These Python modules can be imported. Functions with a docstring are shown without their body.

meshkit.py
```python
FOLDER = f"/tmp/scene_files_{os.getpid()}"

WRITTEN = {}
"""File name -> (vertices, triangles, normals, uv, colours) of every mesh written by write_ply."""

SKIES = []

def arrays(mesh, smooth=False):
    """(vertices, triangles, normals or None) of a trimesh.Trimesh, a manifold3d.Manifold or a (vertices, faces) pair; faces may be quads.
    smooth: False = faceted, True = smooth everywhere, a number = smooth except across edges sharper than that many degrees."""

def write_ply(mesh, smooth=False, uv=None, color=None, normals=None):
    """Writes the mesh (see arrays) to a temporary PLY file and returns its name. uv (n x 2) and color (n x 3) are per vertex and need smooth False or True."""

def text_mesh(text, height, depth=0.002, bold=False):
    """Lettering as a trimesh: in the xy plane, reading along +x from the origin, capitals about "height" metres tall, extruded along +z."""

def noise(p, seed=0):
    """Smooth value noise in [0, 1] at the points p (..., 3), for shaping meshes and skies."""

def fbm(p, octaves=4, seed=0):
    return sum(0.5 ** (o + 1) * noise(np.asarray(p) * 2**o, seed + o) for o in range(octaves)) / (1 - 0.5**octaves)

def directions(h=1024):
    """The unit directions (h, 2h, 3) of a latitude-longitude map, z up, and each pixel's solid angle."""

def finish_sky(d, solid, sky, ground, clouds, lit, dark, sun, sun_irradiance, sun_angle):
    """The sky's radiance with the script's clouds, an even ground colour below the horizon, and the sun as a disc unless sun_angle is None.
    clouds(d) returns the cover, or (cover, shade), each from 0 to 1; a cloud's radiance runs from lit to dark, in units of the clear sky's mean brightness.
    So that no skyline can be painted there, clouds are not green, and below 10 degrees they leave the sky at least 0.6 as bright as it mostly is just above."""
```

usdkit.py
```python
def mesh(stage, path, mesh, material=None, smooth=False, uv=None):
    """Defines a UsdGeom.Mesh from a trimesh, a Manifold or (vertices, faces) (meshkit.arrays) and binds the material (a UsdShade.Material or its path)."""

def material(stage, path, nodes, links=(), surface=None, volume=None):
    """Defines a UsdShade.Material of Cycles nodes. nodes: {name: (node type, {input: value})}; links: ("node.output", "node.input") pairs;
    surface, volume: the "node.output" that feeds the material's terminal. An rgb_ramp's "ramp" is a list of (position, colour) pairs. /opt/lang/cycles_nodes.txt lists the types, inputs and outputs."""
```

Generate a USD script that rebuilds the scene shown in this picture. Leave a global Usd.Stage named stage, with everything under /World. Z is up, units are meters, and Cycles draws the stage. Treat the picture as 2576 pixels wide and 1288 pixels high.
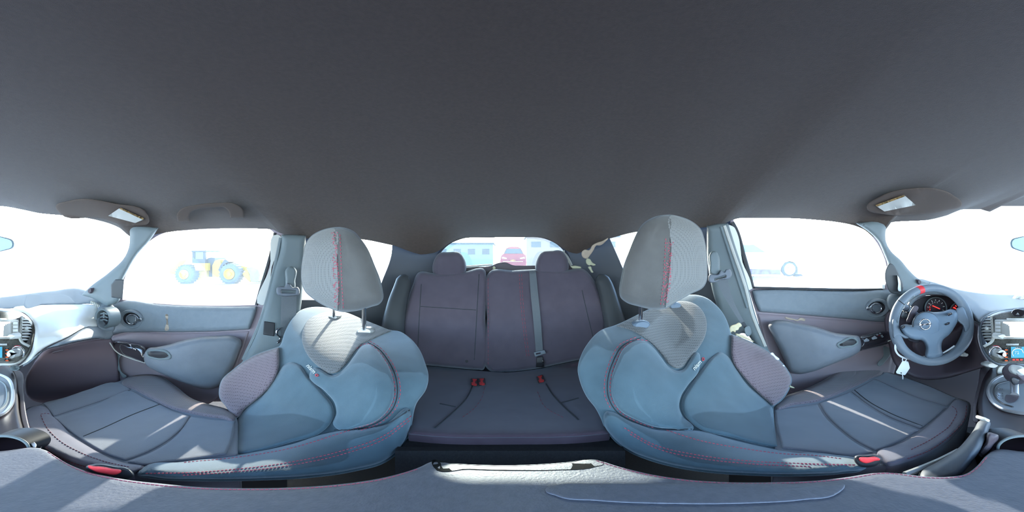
import math, numpy as np, trimesh, shapely, usdkit, meshkit
from shapely.geometry import Polygon, Point, LineString
from scipy.spatial import Delaunay
from scipy.interpolate import RBFInterpolator, LinearNDInterpolator, PchipInterpolator
from pxr import Usd, UsdGeom, UsdLux, UsdShade, Gf

stage = Usd.Stage.CreateInMemory()
UsdGeom.Xform.Define(stage, '/World')
# ------------------------------------------------------------------ camera, sky, sun, exposure
CAM_Z = 1.1
cam = UsdGeom.Camera.Define(stage, '/World/camera')
cam.CreateHorizontalApertureAttr(36.0)
cam.CreateFocalLengthAttr(18.0)
cam.CreateClippingRangeAttr((0.02, 2000.0))
cam.AddTranslateOp().Set((0, 0, CAM_Z))
cam.AddRotateXYZOp().Set((90, 0, 0))
cam.CreateExposureAttr(1.1)
SUN = np.array([-0.08, 1.0, 0.34]); SUN /= np.linalg.norm(SUN)      # towards the sun: low, behind the rear window
SKY_STRENGTH, SUN_STRENGTH = 0.26, 13000.0
sky_mat = usdkit.material(stage, '/World/Looks/sky', {
    's': ('sky_texture', {'sky_type': 'multiple_scattering', 'sun_disc': False, 'sun_elevation': math.asin(SUN[2]), 'sun_rotation': math.atan2(SUN[0], SUN[1]), 'aerosol_density': 1.5}),
    'b': ('background_shader', {'strength': SKY_STRENGTH})}, [('s.color', 'b.color')], surface='b.background')
dome = UsdLux.DomeLight.Define(stage, '/World/sky')
dome.CreateIntensityAttr(1.0)
UsdShade.MaterialBindingAPI.Apply(dome.GetPrim()).Bind(sky_mat)
sun = UsdLux.DistantLight.Define(stage, '/World/sun')
sun.CreateIntensityAttr(SUN_STRENGTH)
sun.CreateAngleAttr(0.6)
sun.CreateColorAttr(Gf.Vec3f(1.0, 0.90, 0.76))
_m = Gf.Matrix4d().SetLookAt(Gf.Vec3d(*map(float, SUN)), Gf.Vec3d(0, 0, 0), Gf.Vec3d(0, 0, 1)).GetInverse()
sun.AddTransformOp().Set(_m)

# ------------------------------------------------------------------ naming helpers
used, loc_of = {}, {'/World': np.zeros(3)}
def numbered(parent, name):
    k = used.get((parent, name), 0); used[(parent, name)] = k + 1
    return f'{parent}/{name}' if k == 0 else f'{parent}/{name}_{k:03d}'
def tag(prim, label=None, cat=None, group=None, kind=None):
    prim = prim.GetPrim() if hasattr(prim, 'GetPrim') else prim
    for k, v in (('label', label), ('category', cat), ('group', group), ('kind', kind)):
        if v: prim.SetCustomDataByKey(k, v)
    return prim
def thing(name, label, cat, loc=(0, 0, 0), group=None, kind=None):
    p = numbered('/World', name)
    x = UsdGeom.Xform.Define(stage, p); x.AddTranslateOp().Set(tuple(map(float, loc)))
    loc_of[p] = np.array(loc, float)
    tag(x, label, cat, group, kind)
    return p
def obj(name, mesh, mat, parent='/World', smooth=42, **kw):
    if isinstance(mesh, (list,)): mesh = trimesh.util.concatenate([m[0] if isinstance(m, tuple) else m for m in mesh])
    if isinstance(mesh, tuple): mesh = mesh[0]
    p = numbered(parent, name)
    root = '/'.join(p.split('/')[:3])
    off = loc_of.get(root, np.zeros(3))
    if p == root: loc_of[p] = np.zeros(3)
    mesh = mesh.copy(); mesh.vertices = mesh.vertices - off
    m = usdkit.mesh(stage, p, mesh, M[mat], smooth=smooth)
    if name in ('stitching', 'stitch_dots', 'dial_marks'): kw['kind'] = 'stuff'
    tag(m, kw.get('label'), kw.get('cat'), kw.get('group'), kw.get('kind'))
    return p

# ------------------------------------------------------------------ materials
M = {}
def mat(name, c, rough=0.6, metal=0.0, c2=None, nscale=30, bump=0.0, bscale=200, spec=0.5, sheen=0.0, coat=0.0, detail=3, emit=0):
    n = {'p': ('principled_bsdf', {'base_color': c, 'roughness': rough, 'metallic': metal, 'specular_ior_level': spec, 'sheen_weight': sheen, 'sheen_roughness': 0.4, 'sheen_tint': (0.8, 0.9, 1.0), 'coat_weight': coat})}
    if emit: n['p'][1].update(emission_color=c, emission_strength=emit)
    L = [('t.object', 'n.vector')] if (c2 or bump) else []
    if c2 or bump: n['t'] = ('texture_coordinate', {}); n['n'] = ('noise_texture', {'scale': nscale, 'detail': detail})
    if c2:
        n['r'] = ('rgb_ramp', {'ramp': [(0.3, c), (0.7, c2)]}); L += [('n.fac', 'r.fac'), ('r.color', 'p.base_color')]
    if bump:
        n['n2'] = ('noise_texture', {'scale': bscale, 'detail': 2}); n['b'] = ('bump', {'strength': bump, 'distance': 0.002})
        L += [('t.object', 'n2.vector'), ('n2.fac', 'b.height'), ('b.normal', 'p.normal')]
    M[name] = usdkit.material(stage, f'/World/Looks/{name}', n, L, surface='p.BSDF')
def weave(name, c_hole, c_thread, scale, rough=0.8, sheen=0.3, bump=0.6, stretch=(1, 1, 1)):
    M[name] = usdkit.material(stage, f'/World/Looks/{name}', {
        't': ('texture_coordinate', {}), 'mp': ('mapping', {'scale': stretch}),
        'v': ('voronoi_texture', {'scale': scale, 'randomness': 0.0, 'feature': 'f1'}),
        'r': ('rgb_ramp', {'ramp': [(0.18, c_hole), (0.42, c_thread)]}),
        'b': ('bump', {'strength': bump, 'distance': 0.002}),
        'p': ('principled_bsdf', {'roughness': rough, 'sheen_weight': sheen, 'sheen_roughness': 0.4})},
        [('t.object', 'mp.vector'), ('mp.vector', 'v.vector'), ('v.distance', 'r.fac'), ('r.color', 'p.base_color'), ('v.distance', 'b.height'), ('b.normal', 'p.normal')], surface='p.BSDF')
def glass(name, tint, veil, veil_color=(0.9, 0.95, 1.0), f=1.0):  # translucent share is added to imitate veiling glare on the panes
    M[name] = usdkit.material(stage, f'/World/Looks/{name}', {
        'fr': ('fresnel', {'IOR': 1.35}), 'tr': ('transparent_bsdf', {'color': tint}), 'gl': ('glossy_bsdf', {'roughness': 0.02, 'color': (f, f, f)}),
        'm': ('mix_closure', {}), 'tl': ('translucent_bsdf', {'color': veil_color}), 'm2': ('mix_closure', {'fac': veil})},
        [('fr.fac', 'm.fac'), ('tr.BSDF', 'm.closure1'), ('gl.BSDF', 'm.closure2'), ('m.closure', 'm2.closure1'), ('tl.BSDF', 'm2.closure2')], surface='m2.closure')

mat('headliner', (0.058, 0.037, 0.028), 0.95, c2=(0.072, 0.048, 0.036), nscale=90, bump=0.5, bscale=500, sheen=0.2)
mat('suede', (0.08, 0.13, 0.162), 0.9, c2=(0.102, 0.162, 0.199), nscale=14, bump=0.25, bscale=600, sheen=0.5)
mat('suede_dark', (0.185, 0.16, 0.205), 0.9, c2=(0.21, 0.185, 0.235), nscale=18, bump=0.25, bscale=600, sheen=0.3)
mat('suede_seat', (0.145, 0.14, 0.168), 0.9, c2=(0.18, 0.172, 0.205), nscale=9, bump=0.25, bscale=600, sheen=0.5)
mat('bench_seat', (0.09, 0.052, 0.07), 0.95, c2=(0.105, 0.064, 0.084), nscale=16, bump=0.25, bscale=600, sheen=0.25)
mat('head_cloth', (0.125, 0.118, 0.112), 0.9, c2=(0.15, 0.142, 0.135), nscale=14, bump=0.25, bscale=600, sheen=0.3)
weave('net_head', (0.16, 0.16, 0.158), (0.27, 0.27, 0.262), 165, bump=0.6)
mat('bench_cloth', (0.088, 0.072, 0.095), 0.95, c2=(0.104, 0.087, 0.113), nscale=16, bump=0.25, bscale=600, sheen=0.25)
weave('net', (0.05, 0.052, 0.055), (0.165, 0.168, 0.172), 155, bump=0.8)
weave('net_brown', (0.09, 0.06, 0.075), (0.21, 0.16, 0.185), 140, bump=0.6)
mat('vinyl', (0.19, 0.22, 0.25), 0.55, c2=(0.21, 0.24, 0.27), nscale=40, bump=0.3, bscale=350)  # base colour raised to stand in for veiling glare near the windows
mat('armrest_vinyl', (0.125, 0.14, 0.19), 0.6, c2=(0.155, 0.17, 0.225), nscale=60, bump=0.6, bscale=140)
mat('door_plastic', (0.165, 0.185, 0.22), 0.5, c2=(0.19, 0.21, 0.245), nscale=20, bump=0.15, bscale=500)  # lightened too, window glare is put into the colour
mat('door_dark', (0.28, 0.225, 0.255), 0.5, bump=0.15, bscale=500)  # dark plastic lifted in colour to imitate the glare veil
mat('pillar', (0.165, 0.2, 0.215), 0.45, bump=0.1, bscale=500)  # window glare is part of this raised base colour
mat('dark_plastic', (0.085, 0.065, 0.08), 0.5, bump=0.15, bscale=400)
mat('black_plastic', (0.02, 0.02, 0.024), 0.4)
mat('carpet', (0.022, 0.02, 0.022), 1.0, c2=(0.032, 0.03, 0.031), nscale=150, bump=0.8, bscale=700)
mat('rear_trim', (0.075, 0.08, 0.09), 0.55, bump=0.1, bscale=400)
mat('gloss_black', (0.02, 0.018, 0.022), 0.08, coat=0.6)
mat('brake_grip', (0.075, 0.09, 0.115), 0.55)
mat('gloss_trim', (0.022, 0.013, 0.017), 0.35, spec=0.12)
mat('footwell', (0.15, 0.108, 0.128), 0.7, bump=0.15, bscale=500)  # haze over the dark footwell is put into this lighter colour
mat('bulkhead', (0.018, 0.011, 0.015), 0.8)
mat('roll_trim', (0.05, 0.055, 0.06), 0.38)
mat('lid_shade', (0.016, 0.017, 0.018), 0.95, spec=0.05)  # near-black colour paints the shadow along the armrest lid
mat('silver', (0.62, 0.62, 0.60), 0.3, metal=0.6)
mat('silver_trim', (0.55, 0.54, 0.50), 0.35)
mat('chrome', (0.85, 0.86, 0.9), 0.06, metal=1.0)
mat('steel', (0.55, 0.55, 0.58), 0.3, metal=0.8)
mat('dash', (0.15, 0.175, 0.195), 0.5, bump=0.2, bscale=350)
mat('dash_glare', (0.78, 0.77, 0.73), 0.35, bump=0.1, bscale=400)  # sun glare on the grey dash is put into this pale colour
mat('stack_black', (0.06, 0.06, 0.055), 0.3, c2=(0.14, 0.13, 0.11), nscale=200, detail=4)
mat('slat', (0.42, 0.42, 0.39), 0.45)
mat('screen', (0.9, 0.95, 0.97), 0.2, emit=0.9)
mat('blue_screen', (0.05, 0.22, 0.32), 0.2, emit=0.7)
mat('pale_button', (0.75, 0.75, 0.72), 0.4)
mat('orange_light', (0.9, 0.16, 0.05), 0.4, emit=0.5)
mat('red_plastic', (0.75, 0.05, 0.06), 0.4)
mat('red_buckle', (0.85, 0.03, 0.03), 0.35)
mat('stitch', (0.50, 0.10, 0.14), 0.7)
mat('stitch_dark', (0.28, 0.07, 0.10), 0.7)
mat('seam', (0.035, 0.04, 0.048), 0.9)
mat('white_mark', (0.85, 0.86, 0.88), 0.5)
mat('belt', (0.13, 0.145, 0.16), 0.6, bump=0.5, bscale=900)
mat('wheel_leather', (0.17, 0.205, 0.25), 0.38, bump=0.2, bscale=500)
mat('hub', (0.15, 0.20, 0.26), 0.45, bump=0.1, bscale=500)
mat('gear_plate', (0.27, 0.30, 0.34), 0.35)
mat('foam', (0.72, 0.60, 0.36), 0.95, c2=(0.85, 0.75, 0.52), nscale=60)
mat('torn_cloth', (0.42, 0.33, 0.26), 0.95, c2=(0.52, 0.42, 0.33), nscale=40)
mat('pale_lime', (0.48, 0.47, 0.32), 0.8)
mat('paper', (0.85, 0.88, 0.93), 0.8)
mat('cable', (0.85, 0.87, 0.9), 0.4)
mat('visor', (0.085, 0.062, 0.052), 0.9, bump=0.3, bscale=500)
mat('visor_label', (0.55, 0.56, 0.54), 0.6)
mat('visor_band', (0.75, 0.48, 0.18), 0.6)
mat('lot', (0.74, 0.73, 0.71), 0.95, c2=(0.80, 0.79, 0.77), nscale=0.6)
mat('loader_yellow', (0.75, 0.48, 0.08), 0.5)
mat('loader_dark', (0.10, 0.12, 0.13), 0.6)
mat('tyre', (0.16, 0.19, 0.21), 0.9, c2=(0.22, 0.25, 0.27), nscale=3)
mat('cab_glass', (0.25, 0.38, 0.40), 0.2)
mat('brush', (0.33, 0.38, 0.25), 0.9, c2=(0.42, 0.45, 0.33), nscale=6)
mat('car_cream', (0.80, 0.78, 0.70), 0.35)
mat('car_sill', (0.22, 0.14, 0.18), 0.6, c2=(0.35, 0.30, 0.36), nscale=4)
mat('alloy', (0.7, 0.7, 0.72), 0.35, metal=0.4)
mat('car_red', (0.35, 0.03, 0.06), 0.3, coat=0.5)
mat('brick_wall', (0.42, 0.30, 0.25), 0.9)
mat('shed', (0.36, 0.42, 0.45), 0.8)
mat('dark_window', (0.08, 0.11, 0.13), 0.2)
mat('mirror', (0.42, 0.56, 0.66), 0.25)  # washed-out reflection painted as a flat pale blue
mat('needle', (0.9, 0.06, 0.05), 0.4, emit=0.5)
mat('gauge', (0.05, 0.045, 0.055), 0.35)
glass('side_glass', (0.93, 0.98, 1.0), 0.02)
glass('wind_glass', (0.93, 0.98, 1.0), 0.02)
glass('rear_glass', (0.80, 0.88, 0.90), 0.012, (0.85, 0.92, 0.95))

# ------------------------------------------------------------------ geometry helpers; a point on the photograph becomes a point of the cabin at the depth where that thing stands
F = 1288.0
def P(px, py, D):
    px, py, D = np.broadcast_arrays(np.asarray(px, float), np.asarray(py, float), np.asarray(D, float))
    return np.stack([(px - 1288) / F * D, D, CAM_Z + (644 - py) / F * D], -1)
def dep(ctrl):
    c = np.array(ctrl, float)
    if c.ndim == 0: return lambda x, y: np.full(np.shape(np.asarray(x) + 0.0 * np.asarray(y)), float(c))
    deg = 1 if len(c) >= 3 else 0
    f = RBFInterpolator(c[:, :2] / F, 1 / c[:, 2], kernel='thin_plate_spline' if len(c) > 3 else 'linear', degree=deg, smoothing=1e-5 if len(c) > 4 else 0)
    def g(x, y):
        x, y = np.broadcast_arrays(np.asarray(x, float), np.asarray(y, float))
        return 1 / f(np.stack([x.ravel(), y.ravel()], 1) / F).reshape(x.shape)
    return g
def hz(drop):                       # a level surface "drop" metres under eye level
    return lambda x, y: drop * F / np.maximum(np.asarray(y, float) + 0 * np.asarray(x, float) - 644, 5)
def lift(f, d): return lambda x, y: f(x, y) + d
def sm(pts, closed=True, seg=6):
    """Smooth curve through the points; a point given twice is a corner."""
    p, corner = [], []
    for q in pts:
        q = tuple(map(float, q))
        if p and p[-1] == q: corner[-1] = True
        else: p.append(q); corner.append(False)
    if closed and len(p) > 3 and p[-1] == p[0]: p.pop(); corner.pop(); corner[0] = True
    p = np.array(p); n = len(p); out = []
    for i in range(n if closed else n - 1):
        j = (i + 1) % n; a, b = p[i], p[j]; L = np.linalg.norm(b - a)
        def tan(k):
            lo, hi = (k - 1) % n, (k + 1) % n
            if corner[k] or (not closed and k in (0, n - 1)): return b - a
            d1, d2 = p[k] - p[lo], p[hi] - p[k]
            l1, l2 = np.linalg.norm(d1), np.linalg.norm(d2)
            t = d1 / l1 / l1 + d2 / l2 / l2
            nt = np.linalg.norm(t)
            return t / nt * L if nt > 1e-9 else b - a
        ta, tb = tan(i), tan(j)
        for s in np.arange(seg) / seg:
            out.append((2*s**3-3*s**2+1)*a + (s**3-2*s**2+s)*ta + (-2*s**3+3*s**2)*b + (s**3-s**2)*tb)
    if not closed: out.append(p[-1])
    return np.array(out)
def shape(pts):
    if isinstance(pts, Polygon): return pts
    if len(pts) > 5: return Polygon(sm(pts))
    q = Polygon(pts).buffer(0); r = min(1.6, .18 * math.sqrt(q.area)); return q.buffer(-r).buffer(r)
def poly(pts, holes=()):
    q = shape(pts)
    for h in holes: q = q.difference(shape(h).buffer(0))
    q = q.buffer(0) if not q.is_valid else q
    return max(q.geoms, key=lambda g: g.area) if hasattr(q, 'geoms') else q
def rect(x0, y0, x1, y1, r=0):
    b = shapely.box(min(x0, x1), min(y0, y1), max(x0, x1), max(y0, y1))
    return b.buffer(-r).buffer(r) if r else b
def prof(u): u = np.clip(u, 0, 1); return np.sqrt(1 - (1 - u) ** 2)
def pad(out, D, bulge=0.02, roll=12, back=0.05, step=14, holes=(), bvec=None, crown=0.0, broll=None):
    """A closed cushion or panel: outline on the picture, own depth D, front rounded over "roll", a back behind it."""
    q = poly(out, holes); D = dep(D) if not callable(D) else D
    edge = q.boundary
    reach = max(np.sqrt(q.area) / 3, 1)
    def off(x, y):
        d = shapely.distance(shapely.points(x, y), edge)
        d = np.where(shapely.contains_xy(q, x, y), d, 0)
        return bulge * prof(d / max(roll, 1e-6)) + crown * prof(d / reach)
    surf = lambda x, y: D(x, y) - off(np.asarray(x, float), np.asarray(y, float))
    sp = max(1.6, min(step * 0.6, roll * 0.28))
    P2, nb = [], 0
    for k, ins in enumerate([0, .14, .36, .66, 1.0] if bulge > 0.0015 else [0]):
        g = q.buffer(-ins * roll) if ins else q
        for gg in getattr(g, 'geoms', [g]):
            for ring in ([gg.exterior, *gg.interiors] if not gg.is_empty else []):
                m = max(6, int(ring.length / (sp * (1, 1, 1.25, 1.7, 2.2)[k])))
                P2 += [ring.interpolate(t, normalized=True).coords[0] for t in np.arange(m) / m]
        if k == 0: nb = len(P2)
    x0, y0, x1, y1 = q.bounds
    gx, gy = np.meshgrid(np.arange(x0, x1, step), np.arange(y0, y1, step * .87))
    gx = gx + (np.arange(gx.shape[0]) % 2)[:, None] * step / 2
    g = np.stack([gx.ravel(), gy.ravel()], 1)
    if len(g):
        keep = shapely.contains_xy(q, g[:, 0], g[:, 1])
        g = g[keep]
        if len(g): g = g[shapely.distance(shapely.points(g[:, 0], g[:, 1]), edge) > (roll if bulge > 0.0015 else 0) + step * .45]
        if len(g): P2 += list(map(tuple, g))
    P2 = np.array(P2)
    tri = Delaunay(P2).simplices
    c = P2[tri].mean(1)
    tri = tri[shapely.contains_xy(q, c[:, 0], c[:, 1])]
    e1, e2 = P2[tri[:, 1]] - P2[tri[:, 0]], P2[tri[:, 2]] - P2[tri[:, 0]]
    a = e1[:, 0] * e2[:, 1] - e1[:, 1] * e2[:, 0]
    tri = tri[np.abs(a) > 1e-6]; a = a[np.abs(a) > 1e-6]
    tri[a > 0] = tri[a > 0][:, ::-1]          # face the viewer (y down on the picture)
    x, y = P2.T
    d = shapely.distance(shapely.points(x, y), edge); d[:nb] = 0
    base = D(x, y)
    front = P(x, y, base - bulge * prof(d / max(roll, 1e-6)) - crown * prof(d / reach))
    u = prof(d / max(broll or roll, 1e-6))
    behind = P(x, y, base + back * u) if bvec is None else P(x, y, base) + np.array(bvec) * u[:, None]
    n = len(P2); idx = np.arange(n) + n
    if bvec is None:
        idx[:nb] = np.arange(nb)
        V = np.vstack([front, behind]); Fc = np.vstack([tri, idx[tri][:, ::-1]])
    else:
        V = np.vstack([front, P(x, y, base) + np.array(bvec)])
        ed = np.sort(np.vstack([tri[:, [0, 1]], tri[:, [1, 2]], tri[:, [2, 0]]]), axis=1)
        dr = np.vstack([tri[:, [0, 1]], tri[:, [1, 2]], tri[:, [2, 0]]])
        _, first, cnt = np.unique(ed, axis=0, return_index=True, return_counts=True)
        e = dr[first[cnt == 1]]
        Fc = np.vstack([tri, idx[tri][:, ::-1], np.stack([e[:, 1], e[:, 0], e[:, 0] + n], 1), np.stack([e[:, 1], e[:, 0] + n, e[:, 1] + n], 1)])
    m = trimesh.Trimesh(V, Fc, process=False); m.remove_unreferenced_vertices()
    return m, surf
def slab(out, D, t=0.04, roll=2, bev=0.003, step=40, holes=(), vec=None):
    """A flat part of real thickness t."""
    q = poly(out, holes); D = dep(D) if not callable(D) else D
    return pad(q, D, bulge=bev, roll=roll, back=t, step=step, broll=roll * .5, bvec=vec)
def tube(pts, r, n=8, closed=False, cap=True):
    p = np.asarray(pts, float); r = np.broadcast_to(np.asarray(r, float), (len(p),))
    if closed: t = np.roll(p, -1, 0) - np.roll(p, 1, 0)
    else: t = np.gradient(p, axis=0)
    t /= np.linalg.norm(t, axis=1, keepdims=True) + 1e-12
    a = np.cross(t[0], [0.1, 0.2, 0.97]); a /= np.linalg.norm(a); A = []
    for k in range(len(p)):
        a = a - t[k] * (a @ t[k]); a /= np.linalg.norm(a); A.append(a)
    A = np.array(A); B = np.cross(t, A); th = np.arange(n) * 2 * np.pi / n
    V = p[:, None] + r[:, None, None] * (np.cos(th)[None, :, None] * A[:, None] + np.sin(th)[None, :, None] * B[:, None])
    V = V.reshape(-1, 3); m = len(p); Fc = []
    for i in range(m if closed else m - 1):
        j = (i + 1) % m
        for k in range(n):
            l = (k + 1) % n
            Fc += [[i*n+k, i*n+l, j*n+l], [i*n+k, j*n+l, j*n+k]]
    if not closed and cap:
        V = np.vstack([V, p[0], p[-1]]); a0, b0 = len(V) - 2, len(V) - 1
        for k in range(n):
            l = (k + 1) % n
            Fc += [[a0, l, k], [b0, (m-1)*n+k, (m-1)*n+l]]
    me = trimesh.Trimesh(V, np.array(Fc), process=False)
    return me
def line(pts, surf, r, up=0.0, n=6, seg=6, closed=False):
    q = sm(pts, closed, seg); D = surf(q[:, 0], q[:, 1]) if callable(surf) else surf
    return tube(P(q[:, 0], q[:, 1], D - up), r, n, closed)
def dashes(pts, surf, r=0.0013, L=6.0, gap=3.5, up=0.0008, seg=8):
    q = LineString(sm(pts, False, seg)); out = []; s = 0
    while s + L < q.length:
        c = np.array([q.interpolate(s + L * f).coords[0] for f in (0, .5, 1)])
        D = surf(c[:, 0], c[:, 1])
        out.append(tube(P(c[:, 0], c[:, 1], D - up), [r*.6, r, r*.6], 5)); s += L + gap
    return out
def lathe(px, py, D, pr, ex=1.0, ey=1.0, rot=0.0, n=32):
    """A turned part facing the viewer: pr = (radius on the picture, depth offset in metres) from the middle of the front round to the back."""
    D = float(D(np.array([px]), np.array([py]))[0]) if callable(D) else D
    th = np.arange(n) * 2 * np.pi / n; c, s = math.cos(rot), math.sin(rot); V, Fc, rows = [], [], []
    for r, dz in pr:
        if r < 1e-6: V.append(P(px, py, D + dz)[None]); rows.append([sum(map(len, V)) - 1])
        else:
            x, y = ex * r * np.cos(th), ey * r * np.sin(th)
            st = sum(map(len, V)); Q = P(px, py, D) + np.stack([(x*c - y*s) * D / F, np.full(n, dz), -(x*s + y*c) * D / F], -1)
            V.append(Q); rows.append(list(range(st, st + n)))
    for a, b in zip(rows, rows[1:]):
        for k in range(n):
            l = (k + 1) % n
            if len(a) == 1 and len(b) == 1: continue
            if len(a) == 1: Fc.append([a[0], b[k], b[l]])
            elif len(b) == 1: Fc.append([a[k], b[0], a[l]])
            else: Fc += [[a[k], b[k], b[l]], [a[k], b[l], a[l]]]
    m = trimesh.Trimesh(np.vstack(V), np.array(Fc), process=False)
    m.fix_normals()
    return m
def ring(px, py, D, r, w, ex=1.0, ey=1.0, rot=0.0, n=48):
    """A torus facing the viewer; r and w on the picture."""
    D = float(D(np.array([px]), np.array([py]))[0]) if callable(D) else D
    th = np.arange(n) * 2 * np.pi / n; c, s = math.cos(rot), math.sin(rot)
    x, y = ex * r * np.cos(th), ey * r * np.sin(th)
    Q = P(px, py, D) + np.stack([(x*c - y*s) * D / F, 0 * th, -(x*s + y*c) * D / F], -1)
    return tube(Q, w * D / F, 8, True)
def drape(mesh, px, py, rot, surf, k, up=0.002):
    """Lettering (in picture units) laid on a surface."""
    v = mesh.vertices; c, s = math.cos(rot), math.sin(rot)
    x, y = px + v[:, 0]*c - v[:, 1]*s, py - (v[:, 0]*s + v[:, 1]*c)
    D = surf(x, y) if callable(surf) else np.full(len(x), surf)
    m = mesh.copy(); m.vertices = P(x, y, D - up - v[:, 2] * k)
    return m
def text(s, px, py, h, rot, surf, up=0.002, bold=True, center=True, squeeze=1.0, shear=0.0):
    m = meshkit.text_mesh(s, h, 0.6, bold)
    b = m.bounds; m.apply_translation([-(b[0][0]+b[1][0])/2 if center else 0, -h/2 if center else 0, 0])
    m.vertices[:, 0] = m.vertices[:, 0] * squeeze + shear * m.vertices[:, 1]
    return drape(m, px, py, rot, surf, 0.003, up)
def box(x0, y0, x1, y1, D, t):
    """Box: its front face spans the picture rectangle at depth D, t deep."""
    a, b = P(x0, y1, D), P(x1, y0, D)
    m = trimesh.creation.box((b[0]-a[0], t, b[2]-a[2])); m.apply_translation([(a[0]+b[0])/2, D + t/2, (a[2]+b[2])/2]); return m
def prism(pts, D, t):
    q = P(*np.array(pts, float).T, D); s = Polygon(q[:, [0, 2]]).buffer(0)
    s = max(s.geoms, key=lambda g: g.area) if hasattr(s, 'geoms') else s
    m = trimesh.creation.extrude_polygon(s, t, engine='earcut')
    m.apply_transform([[1,0,0,0],[0,0,-1,D+t],[0,1,0,0],[0,0,0,1]])
    return m

# ------------------------------------------------------------------ the place: lot, cabin shell, headliner
g = trimesh.creation.box((700, 700, 0.2)); g.apply_translation((0, 300, -0.1))
obj('ground', g, 'lot', label='pale sunlit open lot outside the car windows', kind='structure')
fl = trimesh.creation.box((6.4, 3.0, 0.06)); fl.apply_translation((0, 1.45, 0.27))
obj('floor', fl, 'carpet', label='dark carpeted cabin floor', kind='structure')

DW = PchipInterpolator([-400, 0, 300, 700, 900, 1000, 1100, 1440, 1560, 1700, 1850, 2230, 2576, 3000], [2.42, 2.38, 2.34, 2.30, 2.42, 2.5, 2.55, 2.55, 2.48, 2.42, 2.30, 2.34, 2.38, 2.42])
dwall = lambda x, y: DW(np.asarray(x, float)) + 0 * np.asarray(y, float)
HEAD = np.array([(-400, 516), (-60, 516), (0, 518), (65, 529), (98, 536), (196, 545), (261, 558), (300, 573), (318, 588), (330, 597), (345, 599), (366, 597), (382, 592), (410, 586), (473, 578), (554, 574), (650, 575), (685, 577), (705, 586), (730, 595), (760, 600), (860, 600), (910, 602), (986, 616), (1030, 632), (1060, 640), (1092, 636), (1110, 627), (1127, 614), (1159, 600), (1225, 596), (1306, 595), (1371, 599), (1404, 615), (1428, 632), (1450, 638), (1475, 628), (1505, 612), (1534, 599), (1570, 590), (1603, 583), (1660, 577), (1740, 574), (1810, 568), (1836, 556), (1850, 551), (1866, 548), (1959, 548), (2066, 554), (2137, 564), (2173, 577), (2195, 594), (2206, 601), (2214, 598), (2222, 578), (2232, 563), (2250, 558), (2329, 554), (2379, 543), (2428, 526), (2466, 526), (2490, 533), (2503, 519), (2640, 518), (3000, 517)], float)
HY = PchipInterpolator(HEAD[:, 0], HEAD[:, 1])
cx = np.unique(np.concatenate([np.arange(-400, 2990, 16.0), HEAD[:, 0]])); nt = 22
CZ = 1.70
V, rows = [], []
_k = np.exp(-np.linspace(-2, 2, 41) ** 2); _k /= _k.sum()
_g = np.arange(-900, 3500, 8.0)
_sm = np.convolve(np.pad(HY(np.clip(_g, -400, 3000)), 40, 'edge'), np.ones(75) / 75, 'same')[40:-40]
_sm = np.convolve(np.pad(_sm, 40, 'edge'), _k, 'same')[40:-40]
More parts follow.
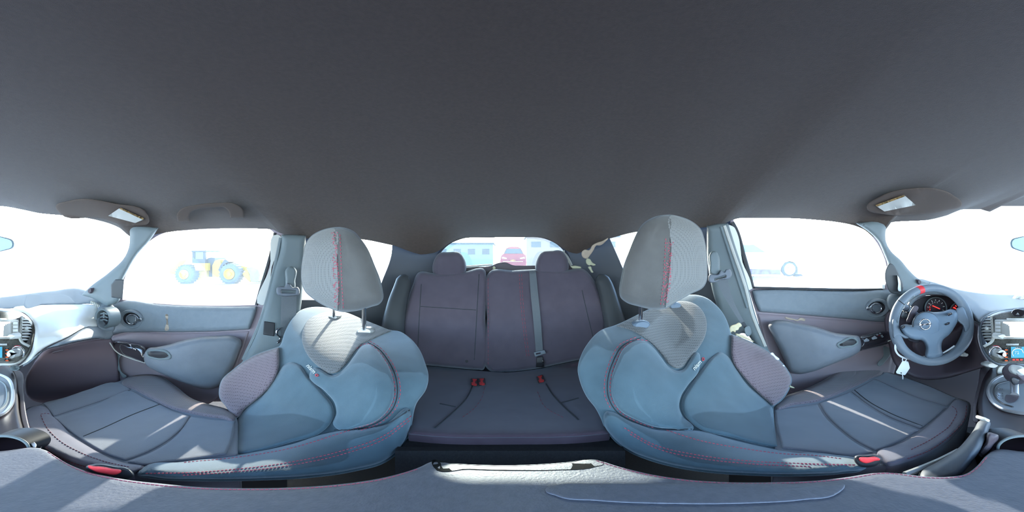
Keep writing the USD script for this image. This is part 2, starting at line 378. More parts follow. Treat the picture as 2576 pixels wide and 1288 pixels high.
for px in cx:
    Dh = float(DW(px)) - 0.055; h = P(px, float(HY(px)), Dh); hs_z = P(px, float(np.interp(px, _g, _sm)) - 6, Dh)[2]
    Y0 = 0.75
    for th in np.linspace(0, math.pi / 2, nt):
        t = th / (math.pi / 2)
        V.append((h[0], Y0 + (Dh - Y0) * (1 - t), (h[2] - hs_z) * (1 - t) ** 14 + hs_z + (CZ - hs_z) * (.5 * math.sin(th) + .5 * t)))
    for yy in (0.3, -0.4, -1.5): V.append((h[0], yy, CZ))
V = np.array(V); nr = nt + 3; nc = len(cx)
up = V + np.array([0, 0.0, 0.045])
Fc = []
for i in range(nc - 1):
    for k in range(nr - 1):
        a, b, c, d = i*nr+k, (i+1)*nr+k, (i+1)*nr+k+1, i*nr+k+1
        Fc += [[a, b, c], [a, c, d]]
n0 = len(V); Fc = np.array(Fc); E_ = []
for i in range(nc - 1):
    for k in (0, nr - 1):
        a, b = i*nr+k, (i+1)*nr+k
        E_ += [[a, a+n0, b+n0], [a, b+n0, b]] if k == 0 else [[a, b, b+n0], [a, b+n0, a+n0]]
for k in range(nr - 1):
    for i in (0, nc - 1):
        a, b = i*nr+k, i*nr+k+1
        E_ += [[a, b, b+n0], [a, b+n0, a+n0]] if i == 0 else [[a, a+n0, b+n0], [a, b+n0, b]]
obj('ceiling', trimesh.Trimesh(np.vstack([V, up]), np.vstack([Fc, Fc[:, ::-1] + n0, E_]), process=False), 'headliner', smooth=50, label='dark grey fabric headliner vaulting over the whole cabin', kind='structure')
vis = V[:, 1] > 0.3
_ci = LinearNDInterpolator(np.stack([1288 + V[vis, 0] / V[vis, 1] * F, 644 - (V[vis, 2] - CAM_Z) / V[vis, 1] * F], 1), V[vis, 1])
def dceil(x, y):
    r = _ci(np.asarray(x, float), np.asarray(y, float)); return np.where(np.isnan(r), 2.25, r)

# shell behind the trim, with the rear window, the quarter windows and the slit of the rear door window cut out
LQ = [(775, 606), (775, 606), (840, 600), (910, 602), (987, 617), (987, 617), (985, 638), (959, 713), (959, 713), (900, 762), (830, 756), (752, 754), (752, 754), (750, 723), (760, 690)]
RQ = [(1534, 600), (1534, 600), (1603, 583), (1680, 580), (1762, 592), (1762, 592), (1766, 700), (1766, 700), (1640, 712), (1567, 675), (1567, 675)]
RW = [(1091, 692), (1091, 692), (1092, 662), (1101, 643), (1127, 614), (1159, 599), (1225, 595), (1306, 594), (1371, 598), (1404, 614), (1427, 640), (1437, 666), (1440, 692), (1440, 692)]
obj('wall_rear', slab(rect(704, 470, 1842, 1062), lift(dwall, 0.02), 0.05, step=30, holes=(LQ, RQ, RW)), 'rear_trim', label='dark rear cabin trim around the rear and quarter windows', kind='structure')
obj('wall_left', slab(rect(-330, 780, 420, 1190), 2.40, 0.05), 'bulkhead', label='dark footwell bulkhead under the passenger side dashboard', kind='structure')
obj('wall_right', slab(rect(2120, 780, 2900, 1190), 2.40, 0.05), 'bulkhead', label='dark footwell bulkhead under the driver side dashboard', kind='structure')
def window(n, out, D, gm, label, frame=None):
    p = thing(f'window_{n}', label, None, kind='structure')
    obj('pane', slab(out, D, 0.004, bev=0, step=60), gm, p)
    if frame is not None: obj('window_seal', frame, 'black_plastic', p)
    return p
WL = [(-330, 500), (-330, 500), (330, 500), (345, 620), (230, 740), (120, 775), (-330, 775), (-330, 775)]
WR = [(2900, 500), (2900, 500), (2225, 500), (2215, 640), (2310, 730), (2420, 760), (2900, 775), (2900, 775)]
window(1, WL, 2.46, 'wind_glass', 'half of the windscreen at the left end, above the passenger dashboard')
window(2, WR, 2.46, 'wind_glass', 'half of the windscreen at the right end, behind the steering wheel')
window(3, rect(1080, 585, 1450, 700), 2.63, 'rear_glass', 'arched rear window with added glare veil behind the bench headrests', line(RW, 2.555, 0.006, closed=True))
window(4, rect(738, 588, 1000, 772), lift(dwall, 0.085), 'side_glass', 'rear door window half hidden behind the passenger headrest')
window(5, rect(1522, 568, 1780, 722), lift(dwall, 0.085), 'side_glass', 'rear door window half hidden behind the driver headrest')

# ------------------------------------------------------------------ doors
DL = dep([(270, 800, 2.27), (700, 800, 2.17), (480, 560, 2.30), (480, 1000, 2.13)])
DR = dep([(1890, 800, 2.17), (2250, 800, 2.27), (2060, 545, 2.30), (2000, 950, 2.13)])
d1 = thing('door_1', 'passenger front door with dark panel, armrest and window showing the loader', None, kind='structure')
WD1 = [(311, 712), (309, 754), (309, 754), (404, 764), (554, 769), (644, 767), (644, 767), (655, 728), (672, 672), (689, 600), (690, 588), (679, 577), (554, 575), (473, 579), (408, 588), (366, 616), (330, 664)]
obj('door_frame', slab([(262, 1010), (262, 1010), (268, 830), (276, 760), (292, 700), (318, 650), (352, 600), (400, 560), (560, 548), (700, 552), (716, 590), (690, 680), (668, 770), (650, 830), (615, 910), (590, 975), (560, 1010), (560, 1010)], lift(DL, .012), 0.07, roll=5, bev=.006, step=26, holes=(WD1,)), 'door_dark', d1)
obj('window_pane', slab(rect(296, 566, 700, 778), lift(DL, 0.05), 0.004, bev=0, step=60), 'side_glass', d1)
obj('window_seal', line([(692, 586), (689, 604), (672, 674), (655, 730), (645, 768)], lift(DL, .004), 0.0065), 'black_plastic', d1)
obj('door_edge_strip', slab([(697, 590), (704, 592), (684, 672), (661, 768), (657, 768), (679, 672)], lift(DL, -0.004), 0.01, roll=2, bev=.003), 'silver_trim', d1, label='pale painted strip of the body beside the glass')
up1, s_up1 = pad([(276, 766), (276, 766), (308, 757), (404, 766), (554, 771), (648, 770), (648, 770), (640, 800), (628, 829), (628, 829), (545, 834), (424, 836), (340, 836), (305, 838), (276, 846), (276, 846), (270, 800)], lift(DL, .008), bulge=.035, roll=14, back=.03, step=14)
obj('upper_panel', up1, 'vinyl', d1)
lo1, s_lo1 = pad([(272, 850), (272, 850), (320, 837), (424, 838), (545, 836), (628, 832), (628, 832), (605, 900), (575, 970), (545, 1005), (300, 1005), (300, 1005), (296, 960), (272, 890)], lift(DL, .01), bulge=.012, roll=8, back=.03)
obj('lower_panel', lo1, 'door_dark', d1)
ar1, s_ar1 = pad([(362, 905), (364, 888), (372, 877), (395, 873), (420, 868), (459, 857), (500, 848), (545, 845), (590, 846), (607, 856), (600, 890), (580, 935), (560, 965), (535, 978), (500, 976), (470, 966), (430, 950), (390, 932), (368, 918)], dep([(365, 900, 2.02), (600, 860, 2.12), (540, 975, 2.10), (450, 900, 2.02)]), bulge=.045, roll=16, back=.08, step=11, crown=.01)
obj('door_armrest', ar1, 'door_plastic', d1)
obj('pull_cup_rim', line([(372, 884), (379, 882), (427, 894), (428, 897), (410, 903), (385, 900), (372, 894)], s_ar1, .0042, up=.002, closed=True), 'pillar', d1)
obj('pull_cup', pad([(374, 885), (380, 884), (424, 895), (410, 901), (386, 898), (374, 893)], lift(s_ar1, -.001), bulge=.0008, roll=1, back=.004, step=6), 'black_plastic', d1)
sw1, s_sw1 = pad([(284, 868), (290, 860), (305, 859), (330, 864), (364, 874), (363, 912), (363, 912), (330, 900), (300, 890), (286, 880)], dep([(284, 870, 2.18), (364, 874, 2.05), (363, 912, 2.03)]), bulge=.03, roll=15, back=.05, step=7)
obj('switch_panel', sw1, 'gloss_black', d1)
obj('switch_panel_trim', line([(276, 862), (290, 882), (330, 902), (366, 913)], lift(DL, -.11), .0022), 'silver_trim', d1, label='thin pale line under the glossy switch panel')
obj('window_switch', [lathe(327, 869, s_sw1, [(0, -.006), (3, -.006), (4, 0), (0, .003)], ex=1.2, ey=.7, rot=.4, n=16), pad([(332, 873), (342, 877), (343, 883), (333, 879)], lift(s_sw1, -.004), .003, 2, .006, 4)], 'chrome', d1)
def handle(door, cx_, cy_, D, flip, rot):
    bz = lathe(cx_, cy_, D, [(0, .03), (17, .03), (21, .005), (24, -.006), (29, -.008), (31, -.002), (31, .03), (0, .03)], ex=1.0, ey=.75, rot=rot, n=40)
    h = obj('handle_bezel', bz, 'vinyl', door)
    obj('handle_recess', lathe(cx_, cy_, D, [(0, .012), (18, .010), (21, -.001), (20, .03), (0, .03)], ex=1.0, ey=.72, rot=rot), 'gloss_black', h)
    obj('handle_ring', ring(cx_ + 2 * flip, cy_ + 1, D - .006, 14.5, 2.3, ex=1, ey=.86, rot=rot), 'chrome', h)
    obj('handle_lever', pad([(cx_ + flip * a, cy_ + b) for a, b in ((4, -10), (14, -8), (19, -3), (23, -5), (24, 6), (17, 6), (12, 11), (2, 12), (8, 4), (9, -3))], D - .012, .006, 2.5, .012, 5), 'chrome', h)
handle(d1, 331, 803, s_up1(np.array([331.]), np.array([803.]))[0] - .006, 1, .25)
obj('scuff', pad([(418, 790), (420, 790), (422, 808), (421, 832), (417, 832), (419, 810)], lift(s_up1, -.0005), .0006, 1, .002, 5), 'torn_cloth', d1, label='vertical pale scuff on the upper panel')
obj('door_pocket_trim', slab([(274, 864), (281, 868), (290, 882), (305, 893), (301, 900), (301, 920), (306, 935), (318, 948), (314, 951), (300, 936), (286, 905)], lift(DL, -.03), .02, roll=2.5), 'pillar', d1)

d2 = thing('door_2', 'driver front door with grey panel, armrest and window showing the pale car', None, kind='structure')
WD2 = [(1845, 553), (1866, 548), (1959, 548), (2066, 554), (2137, 564), (2173, 577), (2201, 604), (2219, 636), (2228, 661), (2227, 714), (2222, 726), (2222, 726), (2173, 727), (2030, 725), (1898, 721), (1898, 721), (1887, 686), (1869, 625), (1848, 561)]
obj('door_frame', slab([(1938, 1005), (1938, 1005), (1925, 900), (1905, 800), (1884, 730), (1862, 650), (1838, 570), (1838, 535), (1960, 522), (2110, 530), (2195, 558), (2225, 600), (2245, 660), (2262, 735), (2262, 860), (2240, 960), (2200, 1005), (2200, 1005)], lift(DR, .012), 0.07, roll=5, bev=.006, step=26, holes=(WD2,)), 'door_dark', d2)
obj('window_pane', slab(rect(1836, 536, 2240, 738), lift(DR, 0.05), 0.004, bev=0, step=60), 'side_glass', d2)
obj('window_seal', line([(1841, 560), (1850, 576), (1869, 640), (1886, 700), (1892, 724)], lift(DR, .0), 0.010), 'black_plastic', d2)
obj('sill_seal', slab([(1897, 721), (2030, 724), (2173, 726), (2222, 725), (2222, 725), (2222, 730), (2222, 730), (2173, 731), (2030, 730), (1897, 726), (1897, 726), (1897, 721)], lift(DR, -0.01), .02, roll=1.5), 'black_plastic', d2)
obj('corner_clip', slab(rect(2219, 716, 2226, 727), lift(DR, -0.012), .02), 'white_mark', d2, label='small pale clip at the front corner of the window')
obj('door_edge_strip', slab([(1828, 566), (1836, 566), (1868, 660), (1886, 730), (1878, 730), (1858, 660)], lift(DR, -0.004), 0.012, roll=2, bev=.004), 'white_mark', d2, label='pale painted strip of the body beside the glass')
up2, s_up2 = pad([(1891, 733), (1891, 733), (1896, 728), (1896, 728), (1960, 727), (2030, 729), (2173, 730), (2225, 727), (2262, 736), (2262, 736), (2264, 780), (2258, 808), (2234, 810), (2137, 803), (2030, 794), (1910, 785), (1910, 785), (1898, 760)], lift(DR, .008), bulge=.035, roll=14, back=.03, step=14)
obj('upper_panel', up2, 'vinyl', d2)
lo2, s_lo2 = pad([(1905, 788), (1905, 788), (2030, 797), (2137, 806), (2234, 813), (2255, 815), (2255, 815), (2250, 880), (2235, 960), (2235, 960), (1990, 990), (1955, 960), (1930, 880)], lift(DR, .01), bulge=.012, roll=8, back=.03)
obj('lower_panel', lo2, 'door_dark', d2)
ar2, s_ar2 = pad([(1933, 815), (1944, 807), (1965, 805), (2001, 811), (2048, 821), (2101, 837), (2145, 843), (2160, 846), (2166, 860), (2165, 880), (2150, 893), (2120, 906), (2084, 920), (2040, 936), (2005, 941), (1985, 935), (1972, 905), (1960, 878), (1943, 845)], dep([(1933, 815, 2.12), (2160, 850, 2.02), (2000, 940, 2.10), (2080, 870, 2.02)]), bulge=.045, roll=16, back=.08, step=11, crown=.01)
obj('door_armrest', ar2, 'door_plastic', d2)
obj('pull_cup_rim', line([(2108, 868), (2118, 860), (2152, 853), (2157, 860), (2150, 868), (2130, 872), (2112, 873)], s_ar2, .0042, up=.002, closed=True), 'pillar', d2)
obj('pull_cup', pad([(2112, 867), (2120, 861), (2150, 855), (2154, 860), (2148, 866), (2128, 870)], lift(s_ar2, -.001), .0008, 1, .004, 6), 'black_plastic', d2)
sw2, s_sw2 = pad([(2161, 846), (2161, 846), (2195, 838), (2222, 833), (2240, 836), (2240, 860), (2225, 868), (2195, 876), (2163, 884), (2163, 884)], dep([(2160, 850, 2.04), (2240, 840, 2.16), (2163, 884, 2.02)]), bulge=.03, roll=15, back=.05, step=7)
obj('switch_panel', sw2, 'gloss_black', d2)
for (a, b) in ((2180, 855), (2200, 849)):
    obj('window_switch', pad([(a - 9, b + 2), (a, b - 5), (a + 8, b + 1), (a + 5, b + 4), (a - 5, b + 6)], lift(s_sw2, -.006), .006, 3, .01, 4), 'gear_plate', d2)
for x, y in ((2213, 839), (2217, 844), (2219, 847), (2206, 842)): obj('lock_button', lathe(x, y, s_sw2, [(0, -.003), (2.6, -.003), (3, 0), (0, .003)], ey=.6, rot=-.3, n=14), 'pillar', d2)
obj('switch_panel_trim', line([(2163, 882), (2200, 871), (2240, 856)], lift(DR, -.125), .002), 'silver_trim', d2)
handle(d2, 2205, 775, s_up2(np.array([2205.]), np.array([775.]))[0] - .006, -1, -.25)
obj('torn_patch', [pad([(1975, 799), (1992, 801), (2008, 803), (2012, 800), (2026, 806), (2012, 806), (2005, 808), (1996, 805), (1984, 804)], lift(s_lo2, -.002), .002, 2, .004, 5)], 'torn_cloth', d2, label='torn pale patch above the armrest')
obj('door_pocket_trim', slab([(2226, 870), (2236, 874), (2244, 868), (2232, 905), (2208, 920), (2222, 895)], lift(DR, -.03), .02, roll=2.5), 'pillar', d2)

# ------------------------------------------------------------------ pillars
t1 = thing('trim_1', 'windscreen pillar trim between left windscreen half and passenger door', None, kind='structure')
obj('pillar_trim', pad([(205, 742), (205, 742), (226, 722), (276, 684), (314, 646), (325, 618), (327, 596), (327, 575), (400, 572), (400, 572), (376, 606), (346, 640), (322, 680), (305, 716), (300, 757), (270, 772), (270, 772), (236, 752)], dep([(205, 745, 2.22), (300, 757, 2.2), (325, 600, 2.24), (390, 575, 2.24)]), bulge=.03, roll=14, back=.05, step=10), 'pillar', t1)
obj('sail_panel', slab([(279, 716), (290, 703), (312, 703), (308, 752), (280, 748)], 2.165, .02, roll=3), 'roll_trim', t1)
obj('tweeter', lathe(231, 731, 2.19, [(0, -.012), (4, -.012), (5, -.008), (5.5, .01), (0, .01)], ey=1.4, rot=.4), 'dark_plastic', t1)
t2 = thing('trim_2', 'windscreen pillar trim between driver door and right windscreen half', None, kind='structure')
obj('pillar_trim', pad([(2341, 712), (2341, 712), (2309, 700), (2287, 680), (2267, 656), (2240, 630), (2230, 612), (2227, 590), (2230, 568), (2150, 560), (2150, 560), (2186, 584), (2208, 606), (2222, 636), (2232, 662), (2234, 720), (2250, 738), (2290, 742), (2290, 742)], dep([(2341, 712, 2.22), (2235, 735, 2.2), (2228, 600, 2.24), (2160, 565, 2.24)]), bulge=.03, roll=12, back=.05, step=10), 'pillar', t2)
obj('sail_panel', slab([(2232, 670), (2236, 664), (2262, 690), (2266, 736), (2240, 736), (2232, 722)], 2.165, .02, roll=3), 'roll_trim', t2)
obj('light_sliver', slab([(2257, 692), (2257, 692), (2261, 697), (2267, 733), (2267, 733), (2262, 733), (2259, 712)], 2.15, .012, roll=1), 'white_mark', t2, label='white sliver painted in for daylight at the foot of the pillar')  # daylight through the pillar gap, painted as a white slab
obj('tweeter', lathe(2308, 709, 2.19, [(0, -.012), (3.5, -.012), (4.5, -.008), (5, .01), (0, .01)], ey=1.4, rot=-.3), 'dark_plastic', t2)
def bpillar(name, label, outer, strips, slot, D):
    t = thing(name, label, None, kind='structure')
    body, s = pad(outer, D, bulge=.03, roll=16, back=.06, step=13)
    obj('pillar_trim', body, 'pillar', t)
    for w, m in strips: obj('sill_strip', line(w, s, .007, up=.001), m, t)
    if slot: obj('belt_slot', slab(slot, lift(s, -.004), .012, roll=2), 'black_plastic', t)
    return t, s
tb1, s_b1 = bpillar('trim_3', 'door pillar trim with seat belt beside the passenger headrest', [(708, 590), (708, 590), (730, 590), (770, 592), (770, 592), (764, 700), (756, 780), (740, 850), (700, 900), (600, 975), (570, 985), (570, 985), (612, 905), (640, 850), (660, 795), (672, 750), (690, 680), (706, 620)],
    [([(706, 598), (694, 660), (672, 752), (656, 806), (612, 905)], 'pillar')], [(664, 808), (692, 812), (690, 846), (662, 842)], dep([(710, 600, 2.16), (760, 700, 2.2), (600, 970, 2.02), (700, 880, 2.08)]))
tb2, s_b2 = bpillar('trim_4', 'door pillar trim with seat belt beside the driver headrest', [(1778, 568), (1778, 568), (1812, 562), (1832, 562), (1832, 562), (1850, 620), (1870, 680), (1884, 730), (1900, 790), (1922, 850), (1946, 905), (1990, 955), (1990, 955), (1960, 950), (1905, 880), (1870, 838), (1838, 850), (1800, 760), (1780, 660)],
    [([(1822, 568), (1846, 640), (1874, 720), (1892, 790), (1925, 872)], 'silver_trim'), ([(1814, 570), (1838, 645), (1862, 720), (1880, 775)], 'pillar')], None, dep([(1800, 570, 2.16), (1870, 690, 2.16), (1790, 700, 2.2), (1960, 930, 2.02)]))

# ------------------------------------------------------------------ front passenger seat (left) and driver seat (right)
def seat(label, group, d):
    t = thing('front_seat', label, 'car seat', group=group)
    DB, DC, DH = dep(d['back']), d['cushion'], dep(d['head'])
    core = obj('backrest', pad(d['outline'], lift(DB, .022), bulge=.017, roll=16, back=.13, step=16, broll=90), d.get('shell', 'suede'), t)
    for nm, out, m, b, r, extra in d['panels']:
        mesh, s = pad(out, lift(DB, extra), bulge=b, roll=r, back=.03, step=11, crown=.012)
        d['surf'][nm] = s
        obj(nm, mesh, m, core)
    s_core = pad(d['outline'], lift(DB, .022), bulge=.017, roll=16, back=.13, step=60)[1]
    over = lambda x, y: np.min([s_core(x, y)] + [np.where(shapely.contains_xy(poly(o), x, y), d['surf'][n](x, y), 9) for n, o, *_ in d['panels']], axis=0)
    st = []
    for L in d['stitches']: st += dashes(L, over, .0017, 6.5, 3.5, .0004)
    obj('stitching', st, 'stitch', core, label='double rows of red stitching')
    for L in d['seams']: obj('seam', line(L, over, .0018, up=-.0004), 'seam', core)
    px, py, rot, hh = d['badge']
    w = obj('badge', text('nism', px - 4.5*math.cos(rot), py + 4.5*math.sin(rot), hh, rot, over, .002, squeeze=1.0, shear=.25), 'white_mark', core, label='small white and red lettering badge')
    obj('badge_letter', text('o', px + 17*math.cos(rot), py - 17*math.sin(rot), hh, rot, over, .002, squeeze=1.15, shear=.25), 'red_plastic', core, label='red last letter of the badge')
    # cushion
    base = obj('cushion', pad(d['c_outline'], lift(DC, .008), bulge=.010, roll=20, bvec=(0, .02, -.10), step=16), 'suede_seat', t)
    for nm, out, m, b, r in d['c_panels']:
        mesh, s = pad(out, DC, bulge=b, roll=r, bvec=(0, .01, -.05), step=12, crown=.01)
        d['surf'][nm] = s
        obj(nm, mesh, m, base)
    ov = lambda x, y: np.min([DC(x, y)] + [np.where(shapely.contains_xy(poly(o), x, y), d['surf'][n](x, y), 9) for n, o, *_ in d['c_panels']], axis=0)
    for L in d['c_seams']: obj('seam', line(L, ov, .0018, up=-.0008), 'seam', base)
    obj('stitching', [q for L in d['c_stitches'] for q in dashes(L, ov, .0012, 5, 3, .001)], 'stitch_dark', base, label='fine dark red stitching')
    pts = P(*np.array(d['base_box'], float).T)
    lo, hi = pts.min(0), pts.max(0)
    fr = trimesh.creation.box((hi[0]-lo[0], hi[1]-lo[1], .22)); fr.apply_translation([(lo[0]+hi[0])/2, (lo[1]+hi[1])/2, .41])
    obj('seat_base', fr, 'black_plastic', t)
    # headrest
    hm, s_h = pad(d['h_outline'], lift(DH, .012), bulge=.07, roll=44, back=.12, step=8, broll=60)
    h = obj('headrest', hm, 'head_cloth', t)
    hs = {}
    for nm, out, m in d['h_panels']:
        mesh, s = pad(out, lift(s_h, -.001), bulge=.004, roll=5, back=.006, step=8)
        hs[nm] = (s, out); obj(nm, mesh, m, h)
    hov = lambda x, y: np.min([np.where(shapely.contains_xy(poly(o), x, y), s(x, y), 9) for s, o in hs.values()] + [s_h(x, y)], axis=0)
    obj('stitching', [q for L in d['h_stitches'] for q in dashes(L, hov, .0018, 5, 4, .001)], 'stitch', h, label='dotted red stitching down the headrest')
    rng = np.random.default_rng(3); (xa, ya), (xb, yb) = d['h_dots']; dots = []
    for k in range(95):
        f = rng.random(); x, y = xa + (xb - xa) * f + rng.uniform(-8, 8), ya + (yb - ya) * f
        dots.append(lathe(x, y, float(hov(np.array([x]), np.array([y]))[0]), [(0, -.002), (1.5, -.001), (1.5, .003), (0, .003)], n=6))
    obj('stitch_dots', dots, 'stitch', h, label='scattered red dots showing through the perforated cloth')
    for (x0, y0, x1, y1, w, Dp) in d['posts']:
        De = float(over(np.array([x1 + 0.]), np.array([y1 - 4.]))[0])
        obj('headrest_post', tube(P([x0, x1], [y0, y1], [Dp, De]), w * De / F, 14), 'chrome', h)
    for (x, y, rx, ry, rot, Dp, m) in d['collars']:
        Dp = float(over(np.array([x + 0.]), np.array([y + 0.]))[0]) - .006
        obj('post_collar', lathe(x, y, Dp, [(0, -.016), (.75, -.016), (.95, -.008), (1, .004), (.95, .03), (0, .03)], ex=rx, ey=ry, rot=rot, n=28), m, h)
    return t

L = dict(surf={})
L['back'] = [(595, 1056, 1.60), (569, 1145, 1.32), (345, 1190, 1.17), (500, 1185, 1.19), (656, 1170, 1.24), (893, 1150, 1.34), (1007, 1120, 1.45), (555, 975, 1.76), (703, 871, 1.84), (751, 786, 2.10), (808, 772, 2.24), (850, 783, 2.26), (987, 831, 2.06), (1040, 856, 1.86), (1072, 914, 1.66), (1077, 950, 1.58), (1038, 1056, 1.49), (740, 1010, 1.58), (833, 941, 1.60), (770, 890, 1.72), (840, 1040, 1.50), (950, 990, 1.48), (897, 1078, 1.42), (735, 1113, 1.36), (870, 860, 1.84), (800, 850, 1.84), (930, 880, 1.70)]
L['outline'] = [(339, 1190), (355, 1174), (380, 1170), (459, 1159), (569, 1144), (569, 1144), (585, 1103), (594, 1056), (594, 1056), (569, 1024), (552, 1000), (551, 977), (557, 957), (585, 930), (636, 895), (703, 871), (703, 871), (705, 868), (715, 839), (732, 806), (755, 781), (780, 773), (808, 772), (836, 776), (900, 798), (987, 831), (1003, 833), (1031, 850), (1054, 877), (1070, 914), (1078, 946), (1073, 977), (1047, 1017), (1038, 1056), (1034, 1084), (1007, 1135), (971, 1163), (893, 1186), (774, 1203), (656, 1209), (498, 1211), (380, 1204), (345, 1196)]
L['panels'] = [
    ('side_bolster', [(594, 1052), (569, 1024), (553, 1000), (552, 977), (558, 957), (586, 931), (637, 896), (702, 873), (702, 873), (699, 936), (690, 955), (664, 989), (640, 1010), (617, 1028)], 'net_brown', .03, 16, -.005),
    ('mesh_panel', [(759, 850), (764, 823), (778, 802), (798, 791), (830, 783), (856, 783), (920, 806), (985, 832), (985, 832), (955, 845), (932, 856), (908, 868), (889, 890), (865, 922), (849, 936), (833, 940), (806, 926), (774, 894)], 'net', .012, 9, .004),
    ('centre_insert', [(731, 911), (751, 917), (774, 946), (814, 989), (836, 1017), (841, 1040), (832, 1064), (810, 1087), (735, 1112), (656, 1134), (601, 1143), (572, 1143), (572, 1143), (586, 1103), (596, 1056), (596, 1056), (617, 1030), (664, 991), (699, 940), (716, 917)], 'suede', .02, 14, .004),
    ('shoulder_panel', [(893, 893), (912, 870), (932, 866), (950, 880), (970, 908), (988, 950), (991, 997), (980, 1026), (952, 1056), (900, 1075), (850, 1080), (838, 1068), (846, 1040), (842, 1015), (818, 985), (778, 944), (790, 925), (808, 930), (835, 944), (851, 940), (868, 925)], 'suede', .012, 10, -.004),
    ('lower_bolster', [(345, 1190), (358, 1177), (459, 1162), (572, 1147), (735, 1117), (812, 1092), (853, 1084), (905, 1080), (971, 1066), (1030, 1030), (1034, 1060), (1028, 1085), (1003, 1130), (968, 1158), (893, 1180), (774, 1197), (656, 1203), (498, 1205), (380, 1199)], 'suede', .035, 26, -.004)]
L['stitches'] = [[(897, 877), (910, 868), (924, 865), (948, 879), (971, 910), (989, 950), (993, 997), (983, 1024), (952, 1056), (897, 1077), (853, 1091), (735, 1127), (617, 1148), (459, 1164)],
    [(930, 858), (958, 876), (983, 907), (1002, 948), (1006, 997), (996, 1026), (962, 1060), (905, 1084)],
    [(1035, 1046), (971, 1093), (853, 1136), (735, 1162), (577, 1182), (459, 1190), (365, 1191)], [(1030, 1058), (971, 1102), (860, 1143), (740, 1169), (577, 1188), (459, 1196)]]
L['seams'] = [[(926, 862), (953, 878), (977, 908), (996, 950), (999, 997), (990, 1025), (958, 1058), (900, 1081)], [(841, 1082), (897, 1079), (971, 1067), (1030, 1032)]]
L['badge'] = (786, 931, -.80, 9)
L['cushion'] = hz(.50)
L['c_outline'] = [(59, 1036), (71, 1026), (99, 1019), (112, 1012), (112, 1012), (158, 1001), (217, 981), (292, 961), (304, 957), (327, 947), (355, 942), (400, 945), (443, 972), (479, 1000), (530, 1018), (565, 1027), (590, 1040), (598, 1060), (598, 1060), (598, 1145), (598, 1145), (419, 1172), (360, 1192), (276, 1186), (217, 1176), (158, 1155), (100, 1122), (71, 1090)]
L['c_panels'] = [
    ('seat_front_panel', [(111, 1016), (111, 1016), (158, 1002), (217, 982), (292, 962), (303, 964), (331, 980), (331, 980), (240, 1014), (135, 1048), (135, 1048)], 'suede_seat', .009, 7),
    ('seat_middle_panel', [(136, 1051), (136, 1051), (240, 1018), (333, 983), (360, 998), (400, 1015), (440, 1034), (478, 1046), (478, 1046), (462, 1074), (439, 1096), (380, 1134), (315, 1159), (315, 1159), (268, 1143), (221, 1117), (177, 1087)], 'suede_seat', .009, 7),
    ('seat_rear_panel', [(481, 1047), (481, 1047), (553, 1056), (592, 1059), (592, 1059), (585, 1103), (569, 1142), (569, 1142), (498, 1153), (400, 1166), (363, 1171), (319, 1161), (319, 1161), (382, 1137), (441, 1098)], 'suede_seat', .009, 7),
    ('far_bolster', [(306, 961), (327, 949), (355, 944), (400, 947), (443, 974), (479, 1002), (530, 1020), (565, 1028), (592, 1050), (592, 1055), (553, 1053), (479, 1041), (419, 1024), (380, 1004), (340, 982)], 'net_brown', .04, 18),
    ('near_bolster', [(60, 1037), (72, 1027), (99, 1020), (122, 1029), (132, 1046), (146, 1057), (177, 1092), (221, 1122), (268, 1148), (316, 1165), (363, 1178), (345, 1188), (276, 1184), (217, 1174), (158, 1153), (100, 1120), (72, 1089)], 'suede_dark', .04, 18)]
L['c_seams'] = [[(210, 1098), (262, 1076), (330, 1045), (400, 1018)]]
L['c_stitches'] = [[(66, 1040), (72, 1066), (88, 1100), (120, 1130), (170, 1160), (230, 1178)], [(103, 1042), (112, 1040), (128, 1042)], [(103, 1044), (112, 1066), (146, 1105), (200, 1137), (260, 1160), (330, 1176)]]
L['base_box'] = [(110, 1010, 1.75), (560, 1130, 1.36)]
L['head'] = [(757, 694, 1.84), (850, 660, 1.78), (963, 740, 1.80), (855, 784, 1.80), (840, 570, 1.84)]
L['h_outline'] = [(836, 572), (808, 579), (780, 596), (769, 612), (763, 638), (757, 694), (759, 713), (767, 733), (785, 750), (836, 778), (855, 784), (892, 783), (934, 772), (956, 764), (964, 752), (963, 730), (959, 711), (942, 666), (924, 624), (908, 601), (892, 583), (864, 572)]
L['h_panels'] = [('headrest_front', [(841, 575), (808, 581), (781, 598), (771, 613), (765, 638), (759, 694), (761, 713), (769, 732), (787, 748), (836, 776), (850, 781), (850, 781), (852, 730), (848, 660)], 'net_head'),
    ('headrest_side', [(847, 574), (864, 574), (890, 585), (906, 602), (922, 625), (940, 667), (957, 711), (961, 730), (962, 750), (954, 762), (934, 770), (892, 781), (858, 782), (858, 782), (858, 730), (854, 660)], 'head_cloth')]
L['h_stitches'] = [[(855, 590), (858, 660), (861, 730), (864, 778)]]
L['h_dots'] = ((841, 585), (848, 772))
L['posts'] = [(840, 765, 840, 800, 3.6, 1.93), (916, 770, 916, 836, 5.2, 1.80)]
L['collars'] = [(840, 797, 14, 6, .0, 1.92, 'silver'), (919, 833, 21, 10, .0, 1.76, 'silver')]
seat('front passenger seat on the left with sunlit mesh shoulder', 'front seats', L)

